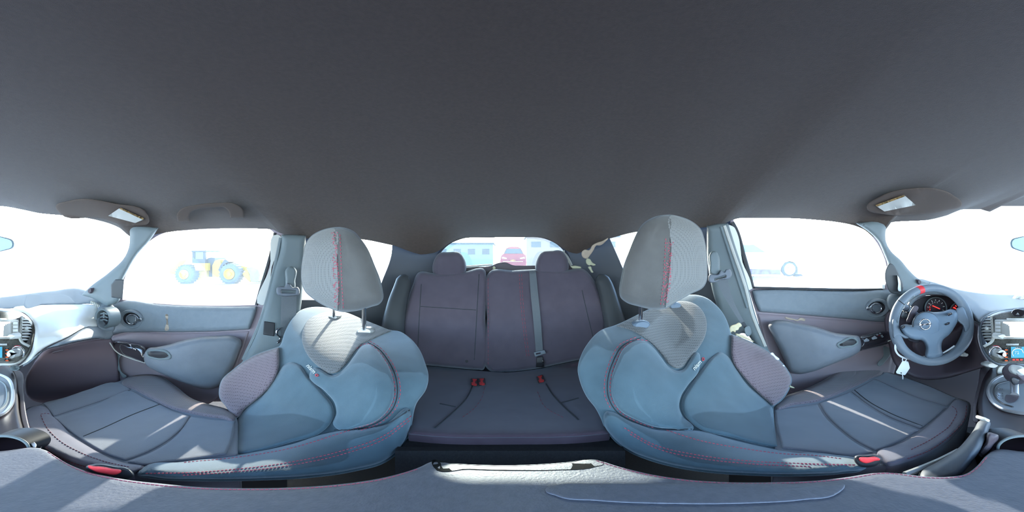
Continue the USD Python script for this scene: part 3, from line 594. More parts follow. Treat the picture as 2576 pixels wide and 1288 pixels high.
R = dict(surf={})
R['back'] = [(1946, 1025, 1.66), (1963, 1129, 1.34), (2179, 1168, 1.17), (2050, 1175, 1.18), (1900, 1170, 1.22), (1700, 1150, 1.32), (1578, 1120, 1.42), (1990, 960, 1.82), (1838, 840, 1.90), (1834, 821, 1.94), (1799, 765, 2.06), (1746, 742, 2.12), (1710, 753, 2.12), (1620, 782, 2.0), (1548, 818, 1.86), (1500, 838, 1.78), (1460, 890, 1.66), (1453, 930, 1.60), (1475, 997, 1.54), (1515, 1060, 1.48), (1815, 1000, 1.60), (1704, 929, 1.64), (1780, 860, 1.78), (1713, 1025, 1.52), (1600, 980, 1.50), (1649, 1075, 1.43), (1800, 1090, 1.40), (1680, 860, 1.80), (1610, 850, 1.72)]
R['outline'] = [(1550, 817), (1511, 831), (1479, 863), (1460, 898), (1453, 930), (1458, 957), (1475, 997), (1499, 1029), (1511, 1052), (1519, 1072), (1543, 1107), (1578, 1135), (1637, 1160), (1696, 1176), (1795, 1191), (1874, 1196), (1953, 1199), (2040, 1198), (2120, 1192), (2170, 1183), (2182, 1174), (2166, 1159), (2099, 1144), (2000, 1135), (1963, 1129), (1963, 1129), (1957, 1096), (1946, 1025), (1946, 1025), (1969, 1005), (1988, 973), (1992, 954), (1984, 934), (1953, 898), (1913, 871), (1874, 853), (1839, 840), (1839, 840), (1834, 821), (1819, 788), (1799, 765), (1775, 748), (1746, 741), (1728, 742), (1690, 752), (1633, 777)]
R['panels'] = [
    ('side_bolster', [(1840, 842), (1840, 842), (1874, 855), (1913, 873), (1952, 900), (1982, 935), (1990, 954), (1986, 972), (1967, 1003), (1946, 1022), (1946, 1022), (1913, 994), (1874, 953), (1842, 906)], 'net_brown', .03, 16, -.005),
    ('mesh_panel', [(1549, 820), (1549, 820), (1610, 790), (1660, 770), (1713, 757), (1740, 761), (1762, 775), (1776, 800), (1778, 827), (1770, 855), (1755, 879), (1732, 905), (1716, 924), (1704, 927), (1685, 918), (1665, 893), (1645, 870), (1625, 853), (1590, 832)], 'net', .012, 9, .004),
    ('centre_insert', [(1811, 886), (1796, 895), (1764, 931), (1733, 974), (1717, 1001), (1714, 1025), (1721, 1043), (1757, 1078), (1834, 1099), (1913, 1119), (1961, 1127), (1961, 1127), (1955, 1096), (1944, 1027), (1944, 1027), (1928, 1010), (1873, 960), (1853, 929), (1833, 898)], 'suede', .02, 14, .004),
    ('shoulder_panel', [(1622, 858), (1600, 858), (1570, 875), (1552, 910), (1538, 954), (1540, 1001), (1557, 1030), (1600, 1056), (1650, 1074), (1690, 1078), (1745, 1078), (1717, 1046), (1709, 1024), (1713, 998), (1729, 971), (1759, 930), (1752, 886), (1733, 910), (1718, 929), (1702, 932), (1682, 922), (1662, 897), (1642, 873)], 'suede', .012, 10, -.004),
    ('lower_bolster', [(2177, 1172), (2162, 1162), (2099, 1147), (2000, 1139), (1960, 1132), (1913, 1123), (1834, 1104), (1757, 1083), (1700, 1082), (1645, 1080), (1590, 1062), (1520, 1040), (1520, 1068), (1546, 1104), (1580, 1131), (1637, 1154), (1696, 1170), (1795, 1185), (1874, 1190), (1953, 1193), (2040, 1192), (2120, 1187)], 'suede', .035, 26, -.004)]
R['stitches'] = [[(1629, 857), (1598, 855), (1568, 875), (1549, 910), (1536, 954), (1538, 1001), (1556, 1032), (1600, 1060), (1649, 1078)],
    [(1600, 848), (1558, 868), (1536, 906), (1522, 952), (1523, 1000), (1540, 1034)],
    [(1677, 1082), (1756, 1107), (1874, 1129), (1960, 1141), (2060, 1147), (2120, 1155)], [(1570, 1076), (1637, 1115), (1756, 1145), (1874, 1159), (2040, 1167), (2160, 1170)], [(1585, 1092), (1650, 1127), (1760, 1153), (1874, 1166), (2040, 1174)]]
R['seams'] = [[(1612, 850), (1564, 872), (1543, 908), (1529, 953), (1531, 1001), (1548, 1032), (1600, 1063), (1660, 1079), (1740, 1080)]]
R['badge'] = (1757, 915, .84, 9)
R['cushion'] = hz(.50)
R['c_outline'] = [(2442, 1030), (2440, 1014), (2425, 1006), (2407, 1001), (2407, 1001), (2315, 962), (2232, 935), (2222, 932), (2209, 920), (2182, 911), (2139, 914), (2113, 925), (2083, 949), (2033, 975), (1966, 1003), (1945, 1025), (1945, 1025), (1950, 1140), (1950, 1140), (2120, 1175), (2219, 1176), (2282, 1166), (2349, 1138), (2398, 1101), (2432, 1060)]
R['c_panels'] = [
    ('seat_front_panel', [(2225, 937), (2225, 937), (2315, 964), (2404, 1002), (2404, 1002), (2382, 1023), (2382, 1023), (2315, 1003), (2249, 976), (2199, 953), (2199, 953)], 'suede_seat', .009, 7),
    ('seat_second_panel', [(2196, 955), (2196, 955), (2249, 979), (2315, 1006), (2380, 1026), (2380, 1026), (2349, 1054), (2315, 1080), (2315, 1080), (2232, 1047), (2182, 1017), (2140, 985), (2140, 985)], 'suede_seat', .009, 7),
    ('seat_middle_panel', [(2136, 987), (2136, 987), (2180, 1021), (2232, 1051), (2312, 1083), (2312, 1083), (2249, 1117), (2203, 1135), (2203, 1135), (2166, 1117), (2116, 1081), (2078, 1044), (2060, 1014), (2060, 1014)], 'suede_seat', .009, 7),
    ('seat_rear_panel', [(2056, 1017), (2056, 1017), (2074, 1047), (2114, 1085), (2164, 1121), (2199, 1137), (2199, 1137), (2149, 1146), (2066, 1138), (1967, 1128), (1967, 1128), (1949, 1046), (1949, 1031), (1949, 1031), (2000, 1024)], 'suede_seat', .009, 7),
    ('far_bolster', [(1950, 1026), (1967, 1005), (2033, 977), (2083, 951), (2114, 927), (2139, 916), (2182, 913), (2208, 922), (2221, 934), (2191, 953), (2133, 981), (2056, 1011), (2000, 1019)], 'net_brown', .04, 18),
    ('near_bolster', [(2407, 1005), (2425, 1008), (2438, 1015), (2440, 1032), (2430, 1059), (2396, 1099), (2347, 1136), (2282, 1163), (2225, 1170), (2205, 1140), (2249, 1121), (2299, 1098), (2349, 1058), (2382, 1028)], 'suede_dark', .04, 18)]
R['c_seams'] = [[(2150, 982), (2182, 1008), (2240, 1040), (2320, 1072)]]
R['c_stitches'] = [[(2432, 1020), (2428, 1050), (2390, 1096), (2340, 1132), (2280, 1155)], [(2395, 1022), (2405, 1030), (2395, 1062), (2350, 1100), (2290, 1132)]]
R['base_box'] = [(2390, 1005, 1.75), (1990, 1120, 1.36)]
R['head'] = [(1779, 690, 1.84), (1680, 660, 1.78), (1560, 740, 1.80), (1665, 778, 1.80), (1700, 545, 1.84)]
R['h_outline'] = [(1684, 540), (1716, 546), (1746, 560), (1763, 576), (1772, 600), (1778, 638), (1780, 682), (1778, 707), (1772, 720), (1737, 740), (1701, 760), (1672, 777), (1651, 779), (1607, 771), (1574, 760), (1560, 747), (1557, 732), (1561, 703), (1569, 668), (1584, 628), (1598, 594), (1613, 567), (1642, 547)]
R['h_panels'] = [('headrest_front', [(1688, 542), (1716, 548), (1745, 562), (1761, 577), (1770, 600), (1776, 638), (1778, 682), (1776, 706), (1770, 718), (1737, 738), (1701, 758), (1674, 774), (1674, 774), (1682, 700), (1688, 620)], 'net_head'),
    ('headrest_side', [(1681, 542), (1643, 549), (1615, 568), (1600, 594), (1586, 628), (1571, 668), (1563, 703), (1559, 732), (1562, 746), (1575, 758), (1607, 769), (1651, 777), (1667, 776), (1667, 776), (1676, 700), (1682, 620)], 'head_cloth')]
R['h_stitches'] = [[(1675, 600), (1672, 660), (1668, 720), (1661, 772)]]
R['h_dots'] = ((1686, 610), (1675, 765))
R['posts'] = [(1612, 760, 1612, 820, 5.0, 1.82), (1697, 745, 1697, 770, 4.0, 1.95)]
R['collars'] = [(1613, 817, 22, 11, -.1, 1.79, 'hub'), (1697, 769, 16, 9, -.1, 1.96, 'hub')]
seat('driver seat on the right behind the steering wheel', 'front seats', R)

# ------------------------------------------------------------------ rear bench
b = thing('rear_bench', 'dark cloth rear bench with split backrest and red buckles', 'rear seat')
BB = dep([(1223, 682, 2.44), (1040, 700, 2.42), (1500, 690, 2.42), (1223, 930, 2.30), (1015, 920, 2.30), (1460, 905, 2.32)])
bl, s_bl = pad([(1052, 686), (1091, 687), (1166, 683), (1221, 681), (1223, 690), (1221, 800), (1221, 922), (1216, 930), (1202, 930), (1143, 925), (1078, 919), (1016, 914), (1016, 914), (1012, 830), (1022, 768), (1039, 715)], BB, bulge=.04, roll=11, back=.05, step=13, crown=.02)
obl = obj('left_backrest', bl, 'bench_cloth', b)
br, s_br = pad([(1226, 690), (1232, 683), (1290, 680), (1355, 677), (1427, 679), (1469, 677), (1489, 697), (1515, 755), (1526, 807), (1512, 898), (1512, 898), (1453, 906), (1404, 916), (1339, 929), (1273, 936), (1236, 935), (1226, 928), (1225, 800)], BB, bulge=.04, roll=11, back=.05, step=13, crown=.02)
obr = obj('right_backrest', br, 'bench_cloth', b)
for q in ([(1205, 690), (1199, 800), (1192, 925)], [(1058, 771), (1120, 775), (1197, 780)], [(1060, 715), (1056, 780), (1050, 900)]): obj('seam', line(q, s_bl, .002, -.001), 'seam', obl)
obj('seam', line([(1464, 730), (1480, 800), (1500, 880)], s_br, .002, -.001), 'seam', obr)
obj('stitching', dashes([(1306, 690), (1310, 760), (1318, 840), (1326, 905)], s_br, .0016, 7, 3) + dashes([(1312, 690), (1316, 760), (1324, 840), (1332, 905)], s_br, .0016, 7, 3) + dashes([(1228, 700), (1228, 920)], s_br, .0012, 7, 3), 'stitch_dark', obr, label='fine red stitching down the bench back')
obj('bolt', lathe(1174, 909, s_bl, [(0, -.005), (3, -.004), (3.4, 0), (0, .01)], n=14), 'black_plastic', obl)
bc, s_bc = pad([(1022, 920), (1022, 920), (1078, 921), (1143, 927), (1210, 933), (1273, 937), (1339, 930), (1404, 917), (1460, 906), (1502, 900), (1502, 900), (1520, 1000), (1536, 1092), (1536, 1092), (1480, 1098), (1288, 1103), (1090, 1100), (1026, 1094), (1026, 1094), (1024, 1000)], lambda x, y: np.minimum(hz(.51)(x, y), 2.34), bulge=.05, roll=24, bvec=(0, .02, -.05), step=14)
obc = obj('bench_cushion', bc, 'bench_seat', b)
for q in ([(1190, 966), (1183, 985), (1170, 1007), (1151, 1027), (1094, 1078)], [(1374, 966), (1389, 991), (1411, 1016), (1455, 1057)], [(1411, 1015), (1455, 1002)], [(1107, 1016), (1145, 1024)]): obj('seam', line(q, s_bc, .0028, -.001), 'seam', obc)
obj('stitching', dashes([(1219, 975), (1212, 1000), (1190, 1030), (1160, 1052)], s_bc, .0012, 6, 4) + dashes([(1352, 985), (1368, 1020), (1420, 1052)], s_bc, .0012, 6, 4), 'stitch_dark', obc)
bf = trimesh.creation.box((.60, .8, .27)); bf.apply_translation((-.005, 1.80, .435))
obj('bench_base', bf, 'carpet', b)
bk_ = trimesh.creation.box((.62, .03, .30)); bk_.apply_translation((-.005, 1.395, .425))
obj('front_skirt', bk_, 'carpet', b)  # dark skirt added for the shade below the cushion front
for (x0, x1, y0, y1, n) in ((1091, 1169, 634, 692, 'left'), (1350, 1426, 630, 690, 'right')):
    obj('bench_headrest', pad([(x0, y1), (x0 + 1, y0 + 20), (x0 + 12, y0 + 4), (x0 + 38, y0), (x1 - 12, y0 + 2), (x1 - 2, y0 + 14), (x1, y1)], 2.44, bulge=.05, roll=16, back=.06, step=7), 'bench_cloth', b)
rs = thing('parcel_shelf', 'dark load cover behind the bench with a pale strip along its edge', 'load cover')
obj('cover', slab([(1095, 700), (1095, 700), (1095, 675), (1172, 670), (1238, 668), (1252, 662), (1272, 660), (1290, 667), (1310, 668), (1348, 668), (1440, 672), (1440, 700), (1440, 700)], 2.50, .03, roll=3), 'dark_plastic', rs)
obj('edge_strip', slab([(1168, 669), (1238, 664), (1238, 668), (1168, 675)], 2.49, .01, roll=1.5), 'silver_trim', rs)
obj('knob', lathe(1243, 674, 2.485, [(0, -.012), (3, -.01), (4, 0), (0, .01)], ey=1.1, n=14), 'pale_lime', rs)
def belt(name, label, parts):
    t = thing(name, label, 'seat belt')
    return t
cb = belt('seat_belt', 'grey centre belt hanging down the right half of the rear bench', 0)
obj('webbing', slab([(1331, 681), (1331, 681), (1348, 681), (1348, 681), (1354, 740), (1360, 800), (1366, 884), (1366, 884), (1348, 888), (1348, 888), (1341, 800), (1335, 740)], lift(s_br, -.016), .004, roll=2, bev=.001, step=6), 'belt', cb)
obj('tongue', slab([(1342, 886), (1370, 880), (1374, 889), (1346, 898)], lift(s_br, -.022), .012, roll=3, bev=.004, step=6, holes=([(1348, 889), (1366, 886), (1366, 888), (1349, 892)],)), 'vinyl', cb)
obj('buckle_stalk', slab([(1350, 898), (1366, 896), (1369, 924), (1348, 924)], lift(s_br, -.016), .008, roll=2), 'black_plastic', cb)
obj('metal_tip', slab(rect(1364, 906, 1368, 913), lift(s_br, -.024), .004, roll=1, bev=.001), 'chrome', cb)
def buckle(x, y, rot, label):
    t = thing('belt_buckle', label, 'belt buckle', group='red buckles on the rear bench')
    c, s = math.cos(rot), math.sin(rot)
    R_ = lambda pts: [(x + a*c - b_*s, y + a*s + b_*c) for a, b_ in pts]
    obj('housing', pad(R_([(-9, -9), (8, -9), (10, 8), (-9, 10)]), lift(s_bc, -.012), .012, 3, .03, 4), 'black_plastic', t)
    obj('release_button', pad(R_([(-6, -8), (-6, -8), (6, -8), (6, -8), (6, -5), (4, -4), (4, 3), (7, 4), (7, 8), (-6, 8), (-6, 8), (-6, 4), (-8, 3), (-4, 1), (-4, -4)]), lift(s_bc, -.026), .006, 2, .01, 3), 'red_buckle', t, label='red release button')
buckle(1193, 961, .1, 'leftmost red belt buckle on the rear bench')
buckle(1212, 960, -.05, 'red belt buckle second from the left on the rear bench')
buckle(1360, 953, -.3, 'red belt buckle alone on the right of the rear bench')
# side bolsters and quarter trims beside the bench
for nm, px, lab in ((1, [(1027, 690), (1020, 720), (1008, 760), (1000, 800), (993, 860)], 0), (2, [(1500, 690), (1514, 720), (1528, 770), (1540, 820), (1550, 870)], 0)):
    t = thing(f'trim_{4 + nm}', ('rounded side trim left of the rear bench', 'rounded side trim right of the rear bench')[nm - 1], None, kind='structure')
    q = sm(px, False)
    obj('side_roll', tube(P(q[:, 0] + (-8 if nm == 1 else 8), q[:, 1], 2.38 - .0006 * (q[:, 1] - 690)), np.interp(np.linspace(0, 1, len(q)), [0, .04, .12, 1], [.004, .022, .034, .055]), 16), 'roll_trim', t)
tc = obj('torn_cloth', pad([(1463, 641), (1464, 633), (1470, 628), (1482, 629), (1490, 617), (1500, 611), (1515, 606), (1530, 600), (1524, 607), (1508, 618), (1500, 618), (1494, 628), (1486, 640), (1474, 651), (1468, 649)], 2.40, bulge=.007, roll=4, back=.01, step=4), 'torn_cloth', label='torn beige cloth hanging from the roof edge right of the rear window', cat='cloth')
for o, D_, lab in (([(1477, 650), (1483, 651), (1490, 660), (1498, 667), (1490, 668), (1487, 667), (1483, 668), (1476, 664)], 2.40, 'upper torn pale yellow scrap under the hanging cloth right of the bench'),
        ([(1480, 671), (1486, 670), (1489, 678), (1492, 686), (1488, 686), (1484, 680)], 2.40, 'lower torn pale yellow scrap above the right side trim of the bench'),
        ([(1433, 669), (1446, 668), (1462, 671), (1463, 675), (1440, 676)], 2.42, 'flat pale yellow scrap lying on the right end of the bench top')):
    obj('torn_trim', pad(o, D_, .007, 3, .012, 4), 'pale_lime', label=lab, cat='torn trim')
ra = thing('rear_arch_trim', 'pale curved trim piece at the right side of the rear window', 'window trim')
obj('arch', line([(1416, 636), (1424, 644), (1431, 655), (1437, 668)], 2.50, .008), 'silver_trim', ra)
obj('clip', pad([(1416, 630), (1421, 629), (1421, 636), (1414, 638), (1412, 634)], 2.49, .008, 2, .01, 3), 'silver_trim', ra)
obj('screw', lathe(1427, 654, 2.49, [(0, -.01), (2.5, -.006), (3, 0), (0, .01)], n=10), 'silver_trim', ra)

# ------------------------------------------------------------------ seat belts at the door pillars
def pillar_belt(label, adj, ring_pts, ring_hole, web, DS, extra):
    t = thing('seat_belt', label, 'seat belt')
    obj('height_adjuster', pad(adj, lift(DS, -.035), .02, 6, .04, 5), 'pillar', t)
    obj('guide_loop', pad(ring_pts, lift(DS, -.06), .014, 4, .02, 5, holes=(ring_hole,)), 'door_plastic', t)
    obj('webbing', slab(web, lift(DS, -.045), .006, roll=2, bev=.001, step=10), 'belt', t)
    for nm, out, m in extra: obj(nm, pad(out, lift(DS, -.05), .006, 2.5, .012, 4), m, t)
DS1 = dep([(710, 600, 2.12), (760, 700, 2.16), (700, 850, 2.08)])
pillar_belt('shoulder belt on the left door pillar behind the passenger seat', [(718, 700), (719, 678), (726, 671), (738, 671), (745, 678), (743, 705), (740, 727), (724, 727)],
    [(695, 733), (697, 723), (706, 720), (716, 720), (722, 712), (730, 714), (736, 722), (750, 723), (754, 731), (751, 742), (740, 744), (706, 744), (698, 741)], [(708, 729), (745, 731), (744, 737), (709, 736)],
    [(708, 738), (708, 738), (746, 738), (746, 738), (745, 790), (738, 850), (738, 850), (706, 850), (706, 850), (706, 800)], DS1,
    [('belt_hook', [(693, 834), (697, 826), (707, 825), (702, 832), (700, 840), (707, 848), (704, 862), (697, 864), (702, 850), (694, 842)], 'chrome')])
DS2 = dep([(1800, 570, 2.13), (1870, 690, 2.13), (1880, 850, 2.08)])
pillar_belt('shoulder belt on the right door pillar behind the driver seat', [(1785, 660), (1785, 640), (1790, 633), (1802, 633), (1808, 642), (1811, 670), (1810, 690), (1790, 690)],
    [(1782, 700), (1785, 691), (1796, 690), (1806, 690), (1814, 680), (1822, 684), (1826, 678), (1835, 677), (1841, 688), (1836, 700), (1815, 704), (1796, 711), (1785, 710)], [(1796, 701), (1826, 692), (1825, 697), (1797, 706)],
    [(1800, 702), (1800, 702), (1828, 694), (1828, 694), (1840, 740), (1856, 780), (1880, 822), (1880, 822), (1872, 826), (1872, 826), (1842, 780), (1818, 740)], DS2,
    [('belt_latch', [(1875, 822), (1884, 820), (1889, 828), (1890, 840), (1880, 846), (1874, 838)], 'pillar')])
obj('foam_scrap', pad([(1836, 822), (1850, 816), (1861, 812), (1866, 820), (1860, 824), (1857, 830), (1851, 832), (1850, 836), (1842, 834), (1837, 838)], 1.98, .008, 3, .02, 4), 'foam', label='upper jagged yellow foam scrap beside the driver seat shoulder', cat='foam scrap')
obj('foam_scrap', pad([(1850, 841), (1868, 843), (1882, 850), (1896, 860), (1888, 857), (1872, 851), (1856, 846)], 1.97, .006, 2, .015, 4), 'foam', label='lower long yellow foam scrap above the driver side bolster', cat='foam scrap')
obj('torn_edge', pad([(1938, 888), (1944, 887), (1949, 893), (1960, 905), (1957, 906), (1946, 897)], 1.80, .006, 2, .012, 4), 'paper', label='larger white torn edge on the driver side bolster', cat='torn cloth')
obj('torn_edge', pad([(1968, 917), (1974, 919), (1974, 923), (1969, 921)], 1.80, .004, 1, .01, 3), 'paper', label='tiny white torn edge lowest on the driver side bolster', cat='torn cloth')
hook = obj('seat_hook', tube(P([1986, 1992, 1999, 1994], [971, 974, 976, 972], 1.78), [.003, .003, .001, .0005]), 'pale_lime', label='small hooked wire at the lower tip of the driver side bolster', cat='wire')

# ------------------------------------------------------------------ dashboards
dl = thing('dashboard', 'sunlit passenger half of the dashboard at the left end', 'dashboard')
DDL = dep([(0, 748, 2.40), (130, 733, 2.40), (240, 745, 2.30), (284, 790, 2.16), (270, 848, 2.10), (111, 885, 1.74), (40, 920, 1.70), (0, 778, 2.16), (80, 770, 2.18), (80, 850, 1.76), (140, 768, 2.20), (150, 830, 1.84), (190, 770, 2.20), (200, 840, 1.88), (236, 770, 2.20), (240, 815, 2.06), (-300, 748, 2.40), (-300, 920, 1.70), (-300, 780, 2.16)])
obj('top_pad', pad([(-300, 742), (-300, 742), (0, 748), (130, 732), (212, 729), (235, 742), (262, 755), (276, 765), (250, 770), (224, 764), (196, 766), (196, 766), (110, 768), (0, 778), (-300, 778), (-300, 778)], DDL, .02, 10, .08, step=14), 'dash', dl)
obj('airbag_lid', pad([(60, 752), (130, 741), (165, 739), (180, 747), (192, 763), (192, 763), (110, 765), (60, 770)], lift(DDL, -.012), .01, 6, .02, 10), 'dash', dl)
obj('face_panel', pad([(30, 768), (110, 766), (196, 765), (224, 766), (245, 771), (242, 800), (246, 820), (222, 822), (170, 848), (98, 886), (75, 910), (46, 922), (46, 922), (66, 903), (79, 882), (86, 852), (88, 830), (80, 806), (62, 788), (35, 778)], DDL, .015, 10, .08, step=12), 'dash_glare', dl, label='broad dash face with sun glare in its pale colour')
obj('lower_panel', pad([(226, 822), (250, 822), (262, 830), (284, 832), (282, 848), (241, 851), (150, 870), (111, 881), (90, 902), (60, 922), (98, 888), (170, 850)], lift(DDL, .0), .02, 7, .06, step=10), 'vinyl', dl)
obj('end_panel', pad([(268, 765), (284, 768), (290, 800), (284, 834), (262, 834), (246, 824), (242, 800), (248, 772)], lift(DDL, .0), .02, 8, .06, step=10), 'vinyl', dl)
v = obj('round_vent', lathe(262, 800, 2.09, [(0, .03), (15, .03), (16.5, -.008), (20, -.012), (21.5, .0), (21, .05), (0, .05)], ex=.9, ey=1.22, rot=-.15, n=36), 'pillar', dl)
obj('vent_disc', lathe(262, 800, 2.09, [(0, .0), (13, .002), (16, .012), (16, .03), (0, .03)], ex=.88, ey=1.2, rot=-.15), 'gloss_black', v)
for k in range(3): obj('vent_slat', line([(253, 790 + k * 8), (262, 788 + k * 8), (271, 791 + k * 8)], 2.082, .003), 'pillar', v)
obj('vent_bar', line([(262, 785), (261, 800)], 2.080, .003), 'pillar', v)
for k in range(6): obj('vent_rib', box(228 + 4*k, 757 + 2.2*k, 230 + 4*k, 764 + 2.2*k, 2.19, .01), 'silver_trim', dl)
obj('glove_box', pad([(88, 908), (88, 908), (111, 883), (150, 872), (241, 853), (280, 850), (280, 850), (292, 880), (300, 940), (300, 985), (240, 990), (110, 1015), (70, 1000), (62, 960)], dep([(88, 908, 2.0), (270, 855, 2.16), (300, 985, 2.2), (70, 1000, 2.1)]), .02, 10, .08, step=14), 'footwell', dl)
obj('glove_handle', slab([(130, 886), (160, 879), (163, 882), (133, 889)], 1.98, .01, roll=1.5), 'dark_plastic', dl)

dr = thing('dashboard', 'driver half of the dashboard behind the steering wheel', 'dashboard')
DDR = dep([(2300, 705, 2.40), (2480, 740, 2.40), (2576, 745, 2.40), (2880, 745, 2.40), (2250, 745, 2.22), (2236, 820, 2.16), (2350, 780, 2.22), (2450, 800, 2.02), (2480, 910, 1.84), (2576, 915, 1.74), (2880, 920, 1.74), (2576, 780, 1.92), (2880, 780, 1.92), (2420, 880, 2.02)])
obj('top_pad', pad([(2236, 742), (2262, 738), (2290, 712), (2309, 702), (2341, 708), (2404, 727), (2478, 739), (2553, 742), (2880, 742), (2880, 742), (2880, 782), (2880, 782), (2576, 778), (2540, 780), (2500, 786), (2474, 800), (2462, 812), (2450, 800), (2430, 770), (2390, 752), (2340, 742), (2290, 752), (2270, 776), (2240, 782)], DDR, .02, 10, .08, step=14), 'dash', dr)
obj('column_panel', pad([(2238, 780), (2268, 774), (2290, 752), (2340, 744), (2400, 756), (2445, 795), (2462, 814), (2462, 850), (2472, 885), (2495, 918), (2495, 918), (2440, 935), (2380, 952), (2300, 950), (2250, 915), (2236, 870)], lift(DDR, .03), .03, 14, .06, step=14), 'dark_plastic', dr)
obj('sensor', lathe(2565, 754, 2.27, [(0, -.02), (7, -.014), (8, -.004), (12, -.002), (12.5, .01), (0, .02)], n=24), 'pale_button', dr, label='round pale light sensor on the dash top')
hood = obj('cluster_hood', pad([(2270, 800), (2278, 772), (2296, 748), (2322, 734), (2352, 729), (2392, 735), (2424, 754), (2446, 784), (2450, 800), (2440, 806), (2424, 775), (2398, 752), (2352, 743), (2310, 750), (2290, 774), (2282, 800)], dep([(2270, 800, 2.10), (2350, 730, 2.08), (2450, 800, 2.06)]), .03, 6, .12, step=7), 'dash', dr)
cl = thing('instrument_cluster', 'round dials with red needle seen through the steering wheel', 'instrument cluster')
obj('back_plate', slab([(2280, 800), (2300, 760), (2350, 742), (2400, 750), (2440, 790), (2446, 830), (2290, 830)], 2.17, .02), 'gauge', cl)
for (x, y, r) in ((2354, 775, 27), (2412, 783, 22)):
    gd = obj('gauge', lathe(x, y, 2.155, [(0, .0), (r - 1, .0), (r - 1, .02), (0, .02)], n=40), 'gauge', cl)
    obj('gauge_ring', ring(x, y, 2.145, r, 1.4), 'pillar', gd)
    tk = []
    for k in range(9):
        a = math.radians(200 - k * 27); tk.append(line([(x + (r - 9)*math.cos(a), y - (r - 9)*math.sin(a)), (x + (r - 5)*math.cos(a), y - (r - 5)*math.sin(a))], 2.150, .0016, seg=1))
    obj('dial_marks', tk, 'needle' if x > 2380 else 'pale_button', gd)
    if x < 2380:
        obj('needle', line([(x + 10, y + 2), (x - 8, y - 6)], 2.144, .0022, seg=1), 'needle', gd)
        for k, ch in enumerate('012345'): obj('numeral', text(ch, x + 15*math.cos(math.radians(195 - 24*k)), y - 15*math.sin(math.radians(195 - 24*k)), 4, 0, 2.150, .001), 'needle' if k < 2 else 'pale_button', gd)
    else:
        obj('needle', line([(x - 2, y - 2), (x - 12, y - 10)], 2.144, .0022, seg=1), 'needle', gd)

